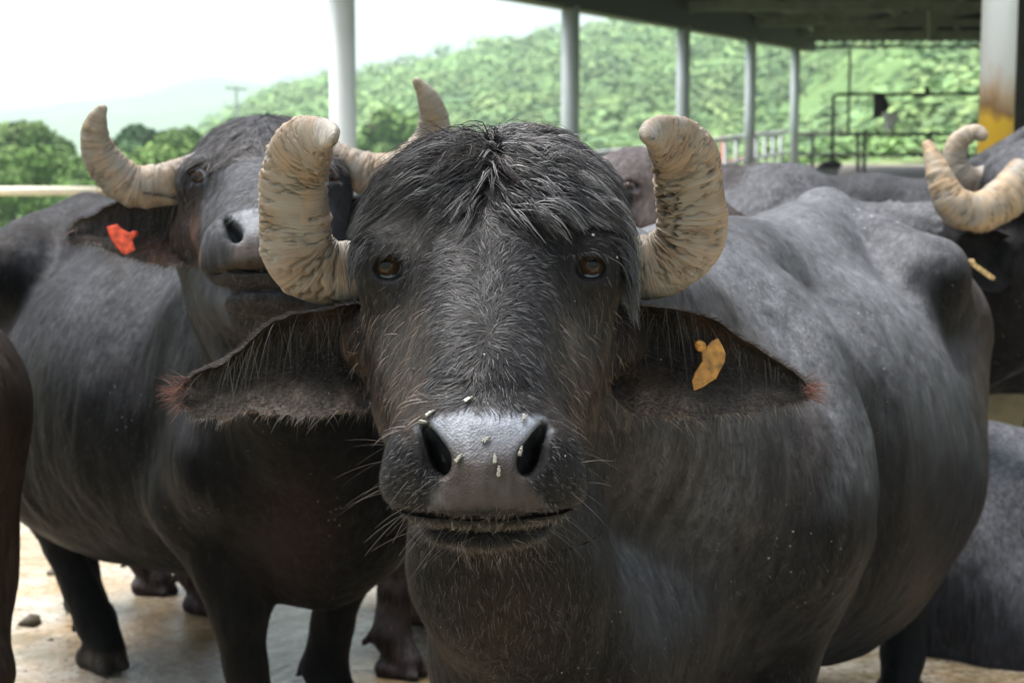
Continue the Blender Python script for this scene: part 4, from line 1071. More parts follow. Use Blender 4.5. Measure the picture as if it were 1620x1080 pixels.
def colA(v, n):
    c = hide_color(v, n, 1.0); px, py = pix(v); d = v[:, 1]; front = smooth01(2.35 - d, 0, .1)
    wet = .5 + .5 * fbm(v * 4, 71, 3)
    head = front * smooth01(880 - py, 0, 40)
    face = np.array([.013, .0125, .0125]) * (1 + .35 * fbm(v * 14, 72, 3))[:, None]
    c = c * (1 - head[:, None]) + face * head[:, None]
    for (x, y, r, col, k) in ((640, 560, 70, (.060, .050, .040), .7), (905, 560, 70, (.056, .049, .042), .7), (935, 640, 50, (.065, .041, .028), .6), (640, 640, 40, (.062, .043, .030), .6),
                              (650, 350, 55, (.055, .050, .045), .5), (900, 350, 45, (.05, .047, .043), .4), (700, 540, 60, (.062, .055, .045), .5), (850, 540, 60, (.056, .052, .046), .5)):
        w_ = np.exp(-((px - x) ** 2 + (py - y) ** 2) / (r * r)) * front * k * (.7 + .5 * fbm(v * 20, 73, 2)); w_ = np.clip(w_, 0, 1)[:, None]
        c = c * (1 - w_) + np.array(col) * w_
    th = np.exp(-((px - 800) / 110) ** 2 - ((py - 960) / 90) ** 2) * smooth01(2.9 - d, 0, .3) * .8; th = np.clip(th * (.8 + .6 * fbm(v * 9, 74, 3)), 0, 1)[:, None]
    c = c * (1 - th) + np.array([.018, .014, .011]) * th
    # sky sheen on shoulder and neck, painted in as a pale bluish patch
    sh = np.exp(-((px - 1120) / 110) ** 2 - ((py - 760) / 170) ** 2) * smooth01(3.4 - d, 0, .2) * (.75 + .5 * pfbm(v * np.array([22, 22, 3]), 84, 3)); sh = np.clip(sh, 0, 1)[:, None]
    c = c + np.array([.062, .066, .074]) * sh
    # brown hair-worn edge of the thigh
    ed = smooth01(px, 1505, 1560) * smooth01(d, 3.6, 3.9) * (.6 + .5 * fbm(v * 5, 75, 3)); ed = np.clip(ed, 0, .85)[:, None]
    c = c * (1 - ed) + np.array([.062, .040, .026]) * ed
    ns = inpoly(px + 6 * fbm(v * 60, 78, 2), py + 6 * fbm(v * 60, 79, 2), NOSE, 11) * (d < 1.80) * (n[:, 1] < .2)
    grad = smooth01(py, 665, 750)[:, None] + .25 * fbm(v * 30, 76, 3)[:, None]; grad = np.clip(grad, 0, 1)
    nc = np.array([.195, .210, .242]) * (1 - grad) + np.array([.044, .035, .031]) * grad
    c = c * (1 - ns[:, None]) + nc * ns[:, None]; wet = np.where(ns > .3, 2.0, wet)
    # inside of nostrils and mouth is bare black skin
    for X in (682, 850):
        w_ = np.exp(-(((px - X) / 26) ** 2 + ((py - 712) / 34) ** 2) * 1.4) * (d > 1.655) * (d < 1.80); c = c * (1 - w_[:, None]) + np.array([.012, .010, .010]) * w_[:, None]
    lip = np.exp(-((py - 828) / 20) ** 2) * (np.abs(px - 768) < 140) * (d < 1.9); c = c * (1 - .8 * lip[:, None]) + np.array([.016, .015, .014]) * .8 * lip[:, None]
    for X, Y in EYES:
        q = np.hypot((px - X) / 34, (py - Y) / 28); w_ = np.exp(-q ** 4) * (d < 2.05); c = c * (1 - .8 * w_[:, None]) + np.array([.020, .019, .021]) * .8 * w_[:, None]
    # ears: brown inside
    er = ((px < 592) | (px > 975)) & (d < 2.30) & (py > 470) & (py < 680) & (px > 200) & (px < 1300)
    ecol = np.array([.016, .013, .011]) + np.array([.024, .012, .005]) * np.clip(fbm(v * 16, 77, 3) * 1.3, 0, 1)[:, None] + np.array([.034, .030, .026]) * smooth01(py, 585, 645)[:, None]
    c = np.where(er[:, None], ecol, c)
    return c, wet
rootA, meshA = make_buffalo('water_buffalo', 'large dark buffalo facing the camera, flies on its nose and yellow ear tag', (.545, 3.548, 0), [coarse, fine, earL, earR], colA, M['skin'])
hornAL = [(606, 418, 2.13, 44), (560, 430, 2.13, 49), (515, 432, 2.12, 52), (472, 400, 2.10, 56), (464, 335, 2.08, 56), (466, 272, 2.05, 52), (480, 235, 2.01, 47), (498, 217, 1.95, 33), (515, 213, 1.895, 24), (527, 220, 1.865, 15)]
hornAR = [(950, 412, 2.13, 46), (1000, 422, 2.13, 50), (1050, 417, 2.12, 53), (1089, 380, 2.10, 55), (1094, 315, 2.08, 54), (1087, 262, 2.05, 52), (1071, 232, 2.01, 46), (1051, 215, 1.95, 33), (1034, 211, 1.895, 24), (1022, 218, 1.865, 15)]
add_horn(rootA, hornAL, 1, flat=.80, front=.62, nr=300, ns=72); add_horn(rootA, hornAR, 2, flat=.80, front=.62, nr=300, ns=72)
for s, (ex, ey) in zip((-1, 1), EYES):
    eyeball('eye', P(ex, ey - 3, 1.958), .0225, np.array([s * .06, -.97, .13]), rootA)
ear_tag(rootA, [(1098, 540), (1104, 549), (1116, 551), (1126, 540), (1136, 535), (1143, 547), (1148, 559), (1146, 573), (1138, 588), (1133, 599), (1122, 605), (1112, 612), (1098, 618), (1095, 603), (1100, 589), (1111, 571), (1110, 556)], 2.085, (.27, .125, .016), (1108, 547, 9), 1, tilt=-.0001)

# --- hair of the front buffalo
vA, fA, nA, cA = meshA
pxv, pyv = pix(vA); dv = vA[:, 1]
facing = (nA[:, 1] < .45)
hd = (dv < 2.30) & facing
FL = [(770, 205, -.4, .35), (790, 212, .45, .3), (770, 240, -.35, .8), (792, 248, .4, .75), (765, 330, -.3, .9), (790, 345, .35, .8), (720, 225, -.9, .3), (660, 250, -.9, .45), (610, 290, -.75, .7), (575, 350, -.35, .95), (565, 400, -.1, 1),
      (830, 215, .9, .1), (880, 240, .9, .35), (930, 270, .85, .6), (970, 310, .6, .9), (995, 370, .2, 1), (1000, 420, .1, 1),
      (740, 280, -.75, .6), (700, 310, -.8, .55), (650, 320, -.85, .45), (740, 350, -.5, .8), (690, 360, -.5, .75), (770, 300, -.15, .9),
      (820, 280, .8, .4), (870, 320, .8, .55), (910, 350, .6, .8), (830, 350, .6, .6), (800, 320, .5, .6),
      (640, 370, -.3, .8), (620, 385, -.6, .5), (900, 385, .4, .8), (940, 390, .6, .5),
      (775, 390, 0, -.6), (740, 420, -.45, -.6), (810, 420, .45, -.6), (700, 430, -.8, -.1), (850, 430, .8, -.1), (775, 450, 0, -1), (735, 465, -.6, -.4), (815, 465, .6, -.4),
      (710, 500, -.9, .3), (840, 500, .9, .3), (740, 520, -.75, .55), (810, 520, .75, .55), (775, 510, 0, -.2), (775, 560, 0, .9), (720, 570, -.75, .65), (830, 570, .75, .65),
      (690, 610, -.7, .7), (850, 610, .7, .7), (770, 620, 0, .5), (640, 500, -.35, .9), (620, 560, -.2, 1), (630, 640, -.3, .9), (910, 500, .35, .9), (930, 560, .2, 1), (920, 640, .3, .9),
      (640, 720, -.9, .3), (640, 780, -.8, .6), (900, 720, .9, .3), (895, 780, .8, .6), (770, 840, 0, 1), (700, 840, -.3, 1), (840, 840, .3, 1), (640, 840, -.4, .9), (780, 950, 0, 1), (900, 950, .15, 1), (700, 950, -.15, 1),
      (600, 700, -.6, .7), (950, 700, .4, .9), (590, 600, -.5, .8), (985, 600, .5, .8)]
def hcol(n, base, var, rg, light=0.0, lightp=.0):
    c = np.array(base) * rg.uniform(1 - var, 1 + var, (n, 1)) * rg.uniform(.92, 1.08, (n, 3))
    m_ = rg.random(n) < lightp; c[m_] = c[m_] + light; return c
rgh = np.random.default_rng(5)
# long wet forelock
LOCK = [(700, 205), (780, 195), (850, 198), (930, 230), (985, 290), (1003, 350), (1006, 420), (975, 440), (962, 380), (930, 320), (905, 335), (865, 350), (830, 350), (775, 312), (740, 350), (705, 330), (665, 305), (625, 305), (600, 340), (580, 425), (556, 430), (556, 350), (590, 290), (640, 240)]
wl = inpoly(pxv, pyv, LOCK, 14) * ((dv < 2.32) & (nA[:, 1] < .75) & (pyv < 450))
bvh = BVHTree.FromPolygons(vA.tolist(), fA[hd[fA].any(1) | ((dv < 2.4)[fA].all(1))].tolist())
def long_hair(count, wgt, Lr, rad, base, m=7, clump=9, spread=.006, lift=.016, grav=.25, seed=1, lightp=.18, light=.10, shag=.32):
    rg = np.random.default_rng(seed); nc = count // clump
    p, n = sample_faces(vA, fA, nA, wgt, nc, rg)
    d0 = flow_dir(p, FL); d0 = tangent(d0 + rg.normal(0, shag, d0.shape), n)
    L = rg.uniform(*Lr, nc); paths = np.zeros((nc, m, 3)); cur = p + n * .001; dr = tangent(d0 + n * .35, n * 0)
    bend = rg.normal(0, .25, (nc, 3)); lf = rg.uniform(.55, 1.5, nc) * lift; li = np.tile(lf[:, None], (1, 3))
    paths[:, 0] = p - n * .003
    for k in range(1, m):
        step = (L / (m - 1))[:, None]
        fd = flow_dir(cur, FL)
        dr = dr * .62 + fd * .30 + np.array([0, -.02, -grav * .25]) + bend * .06; dr /= np.linalg.norm(dr, axis=1, keepdims=True)
        cur = cur + dr * step
        want = lf * math.sin(min(1, k / (m - 1) * 1.35 + .12) * math.pi * .62)
        for q in range(nc):
            loc, nn, idx, dist = bvh.find_nearest(cur[q].tolist())
            if loc is None: continue
            loc = np.array(loc); nn = np.array(nn); h = float((cur[q] - loc) @ nn)
            if h < want[q]: cur[q] = cur[q] + nn * (want[q] - h) * .8
        paths[:, k] = cur
    qx, qy = pix(paths.reshape(-1, 3)); qx = qx.reshape(nc, m); qy = qy.reshape(nc, m); bad = np.zeros(nc, bool)
    for ex, ey in EYES: bad |= (np.hypot((qx - ex) / 40, (qy - ey + 2) / 46) < 1).any(1)
    for poly in ([(612, 356), (660, 350), (690, 395), (685, 425), (600, 425)], [(868, 395), (915, 372), (965, 395), (960, 430), (860, 440)]):
        bad |= (inpoly(qx.ravel(), qy.ravel(), poly, 3).reshape(nc, m) > .5).any(1) & (rg.random(nc) < .88)
    sil = np.interp(qx, [540, 556, 575, 600, 640, 680, 720, 780, 850, 900, 940, 970, 990, 1006, 1020], [420, 345, 305, 275, 242, 219, 205, 194, 196, 211, 236, 266, 314, 366, 430])
    bad |= (qy < sil - 3).any(1) & (rg.random(nc) < .93)
    bad |= (qx < 546).any(1) | (qx > 1012).any(1)
    paths = paths[~bad]; nc = len(paths)
    # each wet clump: several hairs that meet at the tip
    off = rg.normal(0, 1, (nc, clump, 3)) * spread * rg.uniform(.4, 1.4, (nc, 1, 1))
    s = np.linspace(0, 1, m)[None, None, :, None]
    conv = (1 - .80 * s ** .8) * (1 - .5 * (s < .01))
    wav = np.cumsum(rg.normal(0, .0007, (nc, clump, m, 3)), axis=2)
    full = paths[:, None] + off[:, :, None] * conv + wav
    full = full.reshape(-1, m, 3); N = len(full)
    cut_ = rg.uniform(.6, 1.0, N); ss = np.linspace(0, 1, m)
    idx = cut_[:, None] * ss[None] * (m - 1); i0 = np.minimum(idx.astype(int), m - 2); fr = (idx - i0)[..., None]
    full = full[np.arange(N)[:, None], i0] * (1 - fr) + full[np.arange(N)[:, None], i0 + 1] * fr
    col = np.repeat(hcol(nc, base, .45, rg, light, lightp), clump, 0) * rg.uniform(.75, 1.3, (N, 1))
    return strands(full, rg.uniform(.6, 1.4, N) * rad, col, .12)
packs = [long_hair(10500, wl, (.045, .085), .0007, (.0135, .012, .012), seed=1, lift=.010),
         long_hair(4200, wl * (pxv > 830), (.045, .08), .00085, (.019, .0175, .019), seed=2, lift=.020, shag=.6, lightp=.35, light=.12),
         long_hair(3000, wl, (.05, .09), .0010, (.026, .024, .026), seed=4, lift=.017, shag=.45, lightp=.3, light=.10, clump=5, spread=.004),
         long_hair(1200, wl * (pyv < 270), (.05, .09), .0006, (.04, .03, .026), seed=3, lift=.024, shag=.8)]
add_hair(rootA, 'forelock', packs)
# mid-length hair between eyes and down the nose
MIDP = [(700, 370), (775, 330), (850, 375), (860, 440), (845, 520), (850, 600), (820, 640), (715, 640), (690, 600), (700, 520), (690, 440)]
wm = inpoly(pxv, pyv, MIDP, 25) * hd
def fur(count, wgt, Lr, rad, base, seed, lift=.35, lightp=.15, light=.08, var=.4, jitter=.25, m=3, field=None):
    rg = np.random.default_rng(seed); p, n = sample_faces(vA, fA, nA, wgt, count, rg)
    dirs = flow_dir(p, field or FL); L = rg.uniform(*Lr, count)
    return short_fur(p, n, dirs, L, rg.uniform(.6, 1.4, count) * rad, hcol(count, base, var, rg, light, lightp), lift, m, rg, jitter)
# clumped short fur: jitter varies smoothly so hairs lie in tufts
noseW = inpoly(pxv, pyv, NOSE, 4)
bare = 1 - np.clip(noseW, 0, 1)
for ex, ey in EYES: bare = bare * (1 - np.exp(-np.hypot((pxv - ex) / 27, (pyv - ey) / 23) ** 4))
for X in (684, 848): bare = bare * (1 - np.exp(-(np.hypot((pxv - X) / 26, (pyv - 712) / 36)) ** 4))
facew = hd * (pyv > 240) * (pyv < 900) * bare * (pxv > 560) * (pxv < 1005)
packs = [fur(6500, wm * bare, (.009, .020), .00048, (.016, .0155, .0165), 11, .20, .14, .07, jitter=.30, m=4),
         fur(32000, facew, (.007, .014), .00032, (.015, .014, .014), 12, .22, .10, .06, jitter=.22),
         fur(1300, facew * ((pxv < 680) | (pxv > 880)) * (pyv > 480) * (pyv < 680), (.018, .034), .00030, (.075, .048, .032), 13, .35, .3, .1, jitter=.4, m=4)]
# muzzle sides, chin and lip
muz = hd * bare * (pyv > 690) * (pyv < 860) * (dv < 1.9)
packs.append(fur(11000, muz, (.004, .009), .00030, (.018, .018, .019), 14, .45, .15, .08, jitter=.35))
chin = hd * (pyv > 812) * (pyv < 890) * (dv < 2.05) * (pxv > 610) * (pxv < 910)
packs.append(fur(3600, chin, (.008, .016), .00036, (.036, .029, .022), 15, .55, .2, .10, jitter=.3, m=4))
add_hair(rootA, 'face_fur', packs)
thr = (dv < 2.9) * facing * np.exp(-((pxv - 800) / 120) ** 2 - ((pyv - 965) / 95) ** 2) * (pyv > 850)
nk = (dv < 3.0) * facing * (pxv > 940) * (pxv < 1260) * (pyv > 640) * (pyv < 1090) + (dv < 2.7) * facing * (pyv > 860) * (pyv < 1090)
add_hair(rootA, 'neck_fur', [fur(7000, thr, (.012, .024), .00034, (.020, .0155, .012), 16, .13, .2, .05, jitter=.3, m=4),
                             fur(12000, nk.astype(float), (.010, .02), .00034, (.014, .0135, .014), 17, .2, .10, .06, jitter=.2)])
cw = ((nA[:, 1] < .35) & (pyv > 330) & (pyv < 1100) & (pxv > 960) & (dv > 2.3) & (vA[:, 2] > .35) & (nA[:, 2] < .45)) * 1.0
rgc = np.random.default_rng(19); p, n = sample_faces(vA, fA, nA, cw, 20000, rgc); nrm_ = len(p)
back_dn = np.tile(np.array([.22, .45, -.85]), (nrm_, 1)); cpx = pix(p)[0]; back_dn[cpx < 1240] = np.array([.05, .1, -1])
near_c = np.clip(1 - np.abs(p[:, 2] - .75), 0, 1)[:, None]
add_hair(rootA, 'body_coat', [short_fur(p, n, back_dn, rgc.uniform(.012, .026, nrm_), rgc.uniform(.5, 1.2, nrm_) * .00042, hcol(nrm_, (.020, .0205, .023), .6, rgc, .03, .10), .10, 3, rgc, .16)])
# whiskers
rgw = np.random.default_rng(21)
wk = (muz * ((pxv < 690) | (pxv > 850)) + chin * .5) * 1.0
p, n = sample_faces(vA, fA, nA, wk, 110, rgw)
dirs = np.stack([np.sign(p[:, 0] + .03) * rgw.uniform(.5, 1, 110), rgw.uniform(-.6, -.1, 110), rgw.uniform(-.8, .35, 110)], 1)
L = rgw.uniform(.018, .045, 110); d_ = dirs / np.linalg.norm(dirs, axis=1, keepdims=True) * .75 + n * .6
pts = np.stack([p + d_ * (L * q)[:, None] + np.array([0, 0, -1]) * (L * .25 * q * q)[:, None] for q in np.linspace(0, 1, 5)], 1)
wkp = strands(pts, rgw.uniform(.8, 1.2, 110) * .00022, hcol(110, (.13, .115, .10), .5, rgw), .2)
lash = []
for s, (ex, ey) in zip((-1, 1), EYES):
    n_ = 26; tt = rgw.uniform(-.2, 1, n_)
    rp = np.array([P(ex + s * (-26 + 58 * q), ey - 20 - 5 * math.sin(q * 3) + 14 * max(q - .5, 0), 1.914 + .012 * q) for q in tt])
    dr = np.stack([s * (.15 + .9 * tt), -.8 + .3 * tt, .10 - .25 * tt + rgw.normal(0, .12, n_)], 1); L = rgw.uniform(.010, .020, n_)
    lash.append(strands(np.stack([rp + dr * (L * q)[:, None] - np.array([0, 0, 1]) * (L * .35 * q * q)[:, None] for q in np.linspace(0, 1, 5)], 1), np.full(n_, .0004), hcol(n_, (.05, .048, .046), .6, rgw), .2))
add_hair(rootA, 'whiskers', [wkp] + lash)
# ear hair
def ear_hair(S, side, seed, tip=230):
    rg = np.random.default_rng(seed); nu, nv, _ = S.shape; pk = []
    def at(u, v):
        a = u * (nu - 1); b = v * (nv - 1); i = np.minimum(a.astype(int), nu - 2); j = np.minimum(b.astype(int), nv - 2); fa = (a - i)[:, None]; fb = (b - j)[:, None]
        return (S[i, j] * (1 - fa) + S[i + 1, j] * fa) * (1 - fb) + (S[i, j + 1] * (1 - fa) + S[i + 1, j + 1] * fa) * fb
    def grow(p, d, L, r, col, sag=.3, m=5):
        d = d / np.linalg.norm(d, axis=1, keepdims=True)
        return ribbons(np.stack([p + d * (L * q)[:, None] - np.array([0, 0, 1]) * (L * sag * q * q)[:, None] for q in np.linspace(0, 1, m)], 1), r, col, .15)
    n = 230; u = rg.beta(1.4, 2.2, n); p = at(u, rg.uniform(0, .22, n))          # long hair hanging from the upper rim over the opening
    pk.append(grow(p, np.stack([side * rg.normal(.15, .4, n), rg.uniform(-.7, -.2, n), rg.uniform(-1.1, -.5, n)], 1), rg.uniform(.015, .06, n), rg.uniform(.6, 1.3, n) * .00024, hcol(n, (.035, .030, .025), .6, rg, .08, .2), .8))
    n = 700; u = rg.uniform(.02, 1, n); p = at(u, np.zeros(n))                    # upper rim outside
    pk.append(grow(p, np.stack([side * rg.normal(.9, .3, n), rg.normal(0, .3, n), rg.uniform(.1, .9, n)], 1), rg.uniform(.004, .012, n), np.full(n, .00028), hcol(n, (.05, .04, .036), .5, rg, .08, .2)))
    n = 420; u = rg.uniform(.05, 1, n); p = at(u, np.ones(n))                    # lower rim
    pk.append(grow(p, np.stack([side * rg.normal(.5, .4, n), rg.normal(-.3, .3, n), rg.uniform(-1, -.2, n)], 1), rg.gamma(2.0, .0038, n), np.full(n, .00024), hcol(n, (.07, .055, .042), .5, rg, .15, .2)))
    n = tip; u = rg.uniform(.80, 1, n) ** .5; p = at(u, rg.random(n))                   # reddish tip
    pk.append(grow(p, np.stack([side * rg.normal(1, .25, n), rg.normal(0, .3, n), rg.normal(.05, .5, n)], 1), rg.uniform(.010, .040, n), np.full(n, .00026), hcol(n, (.11, .048, .034), .4, rg, .06, .2), .1))
    n = 3600; u = rg.uniform(.0, 1, n); v = rg.uniform(.4, 1, n); p = at(u, v) + np.array([0, -.001, 0])   # short inner fur
    pk.append(grow(p, np.stack([side * rg.normal(.7, .4, n), rg.uniform(-.5, -.1, n), rg.normal(-.2, .5, n)], 1), rg.uniform(.004, .010, n), np.full(n, .00026), hcol(n, (.022, .018, .015), .5, rg, .03, .2)))
    return pk
add_hair(rootA, 'ear_hair', ear_hair(SL_, -1, 31) + ear_hair(SR_, 1, 32))

# ---------------------------------------------------------------- the buffalo behind on the left
aB = math.asin(.643); LB = frame((-.84, 4.13, 0), aB)
RB = rotz(math.radians(8)) @ rotx(math.radians(-15)); sB = .99; OB = P(420, 283, 3.05); TB = headT(OB, RB, sB)
prB = body_prims(LB, wide=1.06, belly=.05, feet=dict(fr=G(392, 3.62), fl=G(512, 3.98), hr=G(142, 4.36), hl=np.array([-1.30, 4.90, 0])))
RBb = np.stack([LB(1, 0, 0) - LB(0, 0, 0), LB(0, 1, 0) - LB(0, 0, 0), (0, 0, 1)], 1)
prB += [ell(LB(-.28, 0, .66), (.50, .38, .33), .1, RBb), cone(LB(.74, 0, .66), LB(.66, 0, .50), .14, .10, .1)]
hB = xform(head_prims() + eye_prims(), TB, sB, RB)
prB += [cone(TB(P(785, 430, 2.22)), LB(.50, 0, 1.03), .13, .20, .10), cone(TB(P(778, 660, 2.20)), LB(.62, 0, .86), .12, .25, .10), cone(TB(P(778, 760, 2.1)), LB(.72, 0, .66), .09, .19, .12),
        cone(TB(P(640, 525, 2.13)), P(312, 372, 3.12), .06, .05, .03)]
allB = order(prB + hB)
lo, hi = np.array([OB[0] - .24, OB[1] - .52, OB[2] - .36]), np.array([OB[0] + .24, OB[1] + .36, OB[2] + .24])
cB = solid(allB, (-1.9, 2.7, -.05), (.2, 5.3, 1.62), .0125, skip=(lo + .008, hi - .008)); fB = solid(allB, lo, hi, .006)
cB = hide_relief(cB, lambda v: body_relief(3.0)(v) * np.clip(np.maximum(np.abs(v - (lo + hi) / 2) - (hi - lo) / 2, 0).max(1) / .12, 0, 1))
earB, SB_ = ear_mesh([(330, 330, 3.12), (290, 318, 3.08), (245, 308, 3.07), (205, 311, 3.08), (172, 325, 3.10), (148, 341, 3.12), (124, 350, 3.13), (109, 366, 3.14)],
                     [(332, 395, 3.12), (310, 412, 3.08), (280, 421, 3.06), (245, 418, 3.06), (205, 408, 3.08), (170, 393, 3.10), (135, 386, 3.12), (112, 381, 3.14)], [.06, .09, .085, .06, .04, .025, .012, 0], seed=5, ragged=.003)
axB = RB[:, 0]; mir = lambda q: q - 2 * ((q - OB) @ axB)[:, None] * axB      # the other ear
earB2 = (mir(earB[0]), earB[1][:, ::-1], earB[2] - 2 * (earB[2] @ axB)[:, None] * axB)
invB = lambda v: OA + ((v - OB) / sB) @ RB
def colB(v, n):
    c = hide_color(v, n, .36, (.0035, .0034, .0036)); q = invB(v); px, py = pix(q); d = q[:, 1]
    near = (np.abs(v - OB) < np.array([.25, .5, .36])).all(1)
    wet = .4 + .5 * fbm(v * 4, 81, 3); nf = near * (d < 2.12) * (n[:, 1] < .4); c = c + np.array([.022, .022, .024]) * nf[:, None]
    ns = inpoly(px, py, NOSE, 7) * (d < 1.80) * (n[:, 1] < .3) * near; gr = np.clip(smooth01(py, 690, 790)[:, None], 0, 1)
    c = c * (1 - ns[:, None]) + (np.array([.13, .138, .155]) * (1 - gr) + np.array([.055, .044, .038]) * gr) * ns[:, None]; wet = np.where(ns > .3, 2.0, wet)
    lip = np.exp(-((py - 812) / 9) ** 2) * (np.abs(px - 768) < 120) * (d < 1.8) * near; c = c * (1 - .7 * lip[:, None]) + np.array([.045, .034, .024]) * .7 * lip[:, None]
    for X, Y in EYES:
        w_ = np.exp(-np.hypot((px - X) / 40, (py - Y) / 32) ** 4) * (d < 2.05) * near; c = c * (1 - .8 * w_[:, None]) + np.array([.013, .013, .014]) * .8 * w_[:, None]
    px, py = pix(v); er = (px < 318) & (py < 425) & (py > 300) & (v[:, 1] < 3.25) & (px > 90)
    ec = np.array([.030, .023, .020]) + np.array([.05, .022, .012]) * np.clip(fbm(v * 12, 82, 3), 0, 1)[:, None] + np.array([.03, .03, .031]) * smooth01(220 - px, 0, 90)[:, None]
    c = np.where(er[:, None], ec, c)
    ch = np.exp(-((px - 470) / 60) ** 2 - ((py - 840) / 80) ** 2) * (v[:, 1] < 4) * .7; c = c * (1 - ch[:, None]) + np.array([.024, .012, .010]) * ch[:, None]
    return c, wet
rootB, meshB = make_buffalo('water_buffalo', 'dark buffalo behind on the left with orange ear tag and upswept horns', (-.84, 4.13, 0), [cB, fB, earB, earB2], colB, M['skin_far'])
add_horn(rootB, [(325, 272, 3.10, 34), (290, 283, 3.10, 34), (250, 294, 3.10, 33), (208, 293, 3.09, 33), (172, 265, 3.07, 31), (151, 226, 3.05, 25), (153, 192, 3.03, 17), (166, 166, 3.02, 5)], 3, crack=.35, base_col=(.225, .165, .112), front=.8, nr=160)
add_horn(rootB, [(520, 250, 3.10, 30), (560, 268, 3.10, 32), (605, 276, 3.10, 33), (650, 262, 3.09, 33), (682, 224, 3.07, 29), (686, 184, 3.05, 23), (674, 150, 3.03, 15), (655, 124, 3.02, 5)], 4, crack=.35, base_col=(.225, .165, .112), front=.8, nr=160)
for s, (ex, ey) in zip((-1, 1), EYES):
    eyeball('eye', TB(P(ex, ey, 1.945)), .0205 * sB, np.array([s * .25, -.95, .02]), rootB)
ear_tag(rootB, [(168.5, 358.6), (185, 354), (191, 361), (204, 368), (213, 366), (215, 372), (209, 380), (214, 395), (198, 403), (192, 400), (184, 390), (178, 382), (175, 376), (172, 369)], 3.055, (.80, .075, .03), (212, 370, 5), 2)
# its hair
vB, fB_, nB, cB_ = meshB
qx, qy = pix(invB(vB)); qd = invB(vB)[:, 1]; nearB = (np.abs(vB - OB) < np.array([.25, .52, .3])).all(1) & (nB[:, 1] < .5)
def furB(count, wgt, Lr, rad, base, seed, **kw):
    rg = np.random.default_rng(seed); p, n = sample_faces(vB, fB_, nB, wgt, count, rg)
    dirs = flow_dir(invB(p), FL) @ RB.T; L = rg.uniform(*Lr, count)
    return short_fur(p, n, dirs, L, rg.uniform(.6, 1.4, count) * rad, hcol(count, base, .4, rg, .10, .15), kw.get('lift', .3), kw.get('m', 3), rg, kw.get('jitter', .25))
add_hair(rootB, 'face_fur', [furB(7000, nearB * (qy < 420) * (qy > 190), (.018, .04), .0006, (.022, .017, .015), 41, m=5, lift=.22), furB(9000, nearB * (qy > 400) * (qy < 680) * 1.0, (.01, .02), .00045, (.030, .030, .032), 42),
                             furB(1500, nearB * (qy > 815) * (qy < 870) * (qd < 1.95), (.008, .016), .0004, (.035, .028, .022), 43, lift=.6, m=4)])
cw = ((nB[:, 1] < .4) & (vB[:, 1] > 3.3) & (vB[:, 2] > .45)) * 1.0
rgc = np.random.default_rng(29); p, n = sample_faces(vB, fB_, nB, cw, 9000, rgc)
add_hair(rootB, 'body_coat', [short_fur(p, n, np.tile(np.array([-.4, .3, -.8]), (9000, 1)), rgc.uniform(.015, .03, 9000), rgc.uniform(.5, 1.2, 9000) * .0005, hcol(9000, (.013, .013, .014), .7, rgc, .03, .12), .14, 3, rgc, .16)])
add_hair(rootB, 'ear_hair', ear_hair(SB_, -1, 44, 20))

# ---------------------------------------------------------------- the other buffaloes of the herd
def herd_color(dust_sheen, tone, seed):
    def fn(v, n): return hide_color(v + seed, n, dust_sheen, tone), .3 + .4 * fbm(v * 3 + seed, int(seed), 3)
    return fn
# standing behind, facing right, head between the two front animals' horns
aC = 1.03; sC = .94; LC = frame((-.60, 4.82, 0), aC, sC); RC = rotz(math.radians(30)) @ rotx(math.radians(-14)); OC = P(1014, 300, 4.25) + np.array([.06, .10, 0]); TC = headT(OC, RC, .90)
prC = body_prims(LC, sC, feet=dict(hr=G(308, 4.90), hl=G(226, 5.10), fr=G(622, 4.28), fl=G(662, 4.78)))
prC += [cone(TC(P(785, 430, 2.22)), LC(.52, 0, 1.0), .12, .18, .1), cone(TC(P(778, 660, 2.2)), LC(.62, 0, .85), .11, .22, .1)]
pC = solid(order(prC + xform(head_prims() + eye_prims(), TC, .90, RC)), (-1.8, 3.6, -.05), (.85, 5.75, 1.6), .0125)
pC = hide_relief(pC, body_relief(2.0))
rootC, _ = make_buffalo('water_buffalo', 'brownish grey buffalo half hidden behind, its eye beside the right horn', (-.60, 4.82, 0), [pC], herd_color(.6, (.034, .022, .019), 3.0), M['skin_far'])
eyeball('eye', TC(P(*EYES[0], 1.945)), .0205 * .95, RC @ np.array([-.3, -.95, .05]), rootC)
add_horn(rootC, [(960, 262, 4.35, 14), (940, 275, 4.32, 15), (915, 285, 4.30, 13), (890, 275, 4.30, 9), (876, 255, 4.30, 3)], 9, crack=.3, nr=60, ns=20)
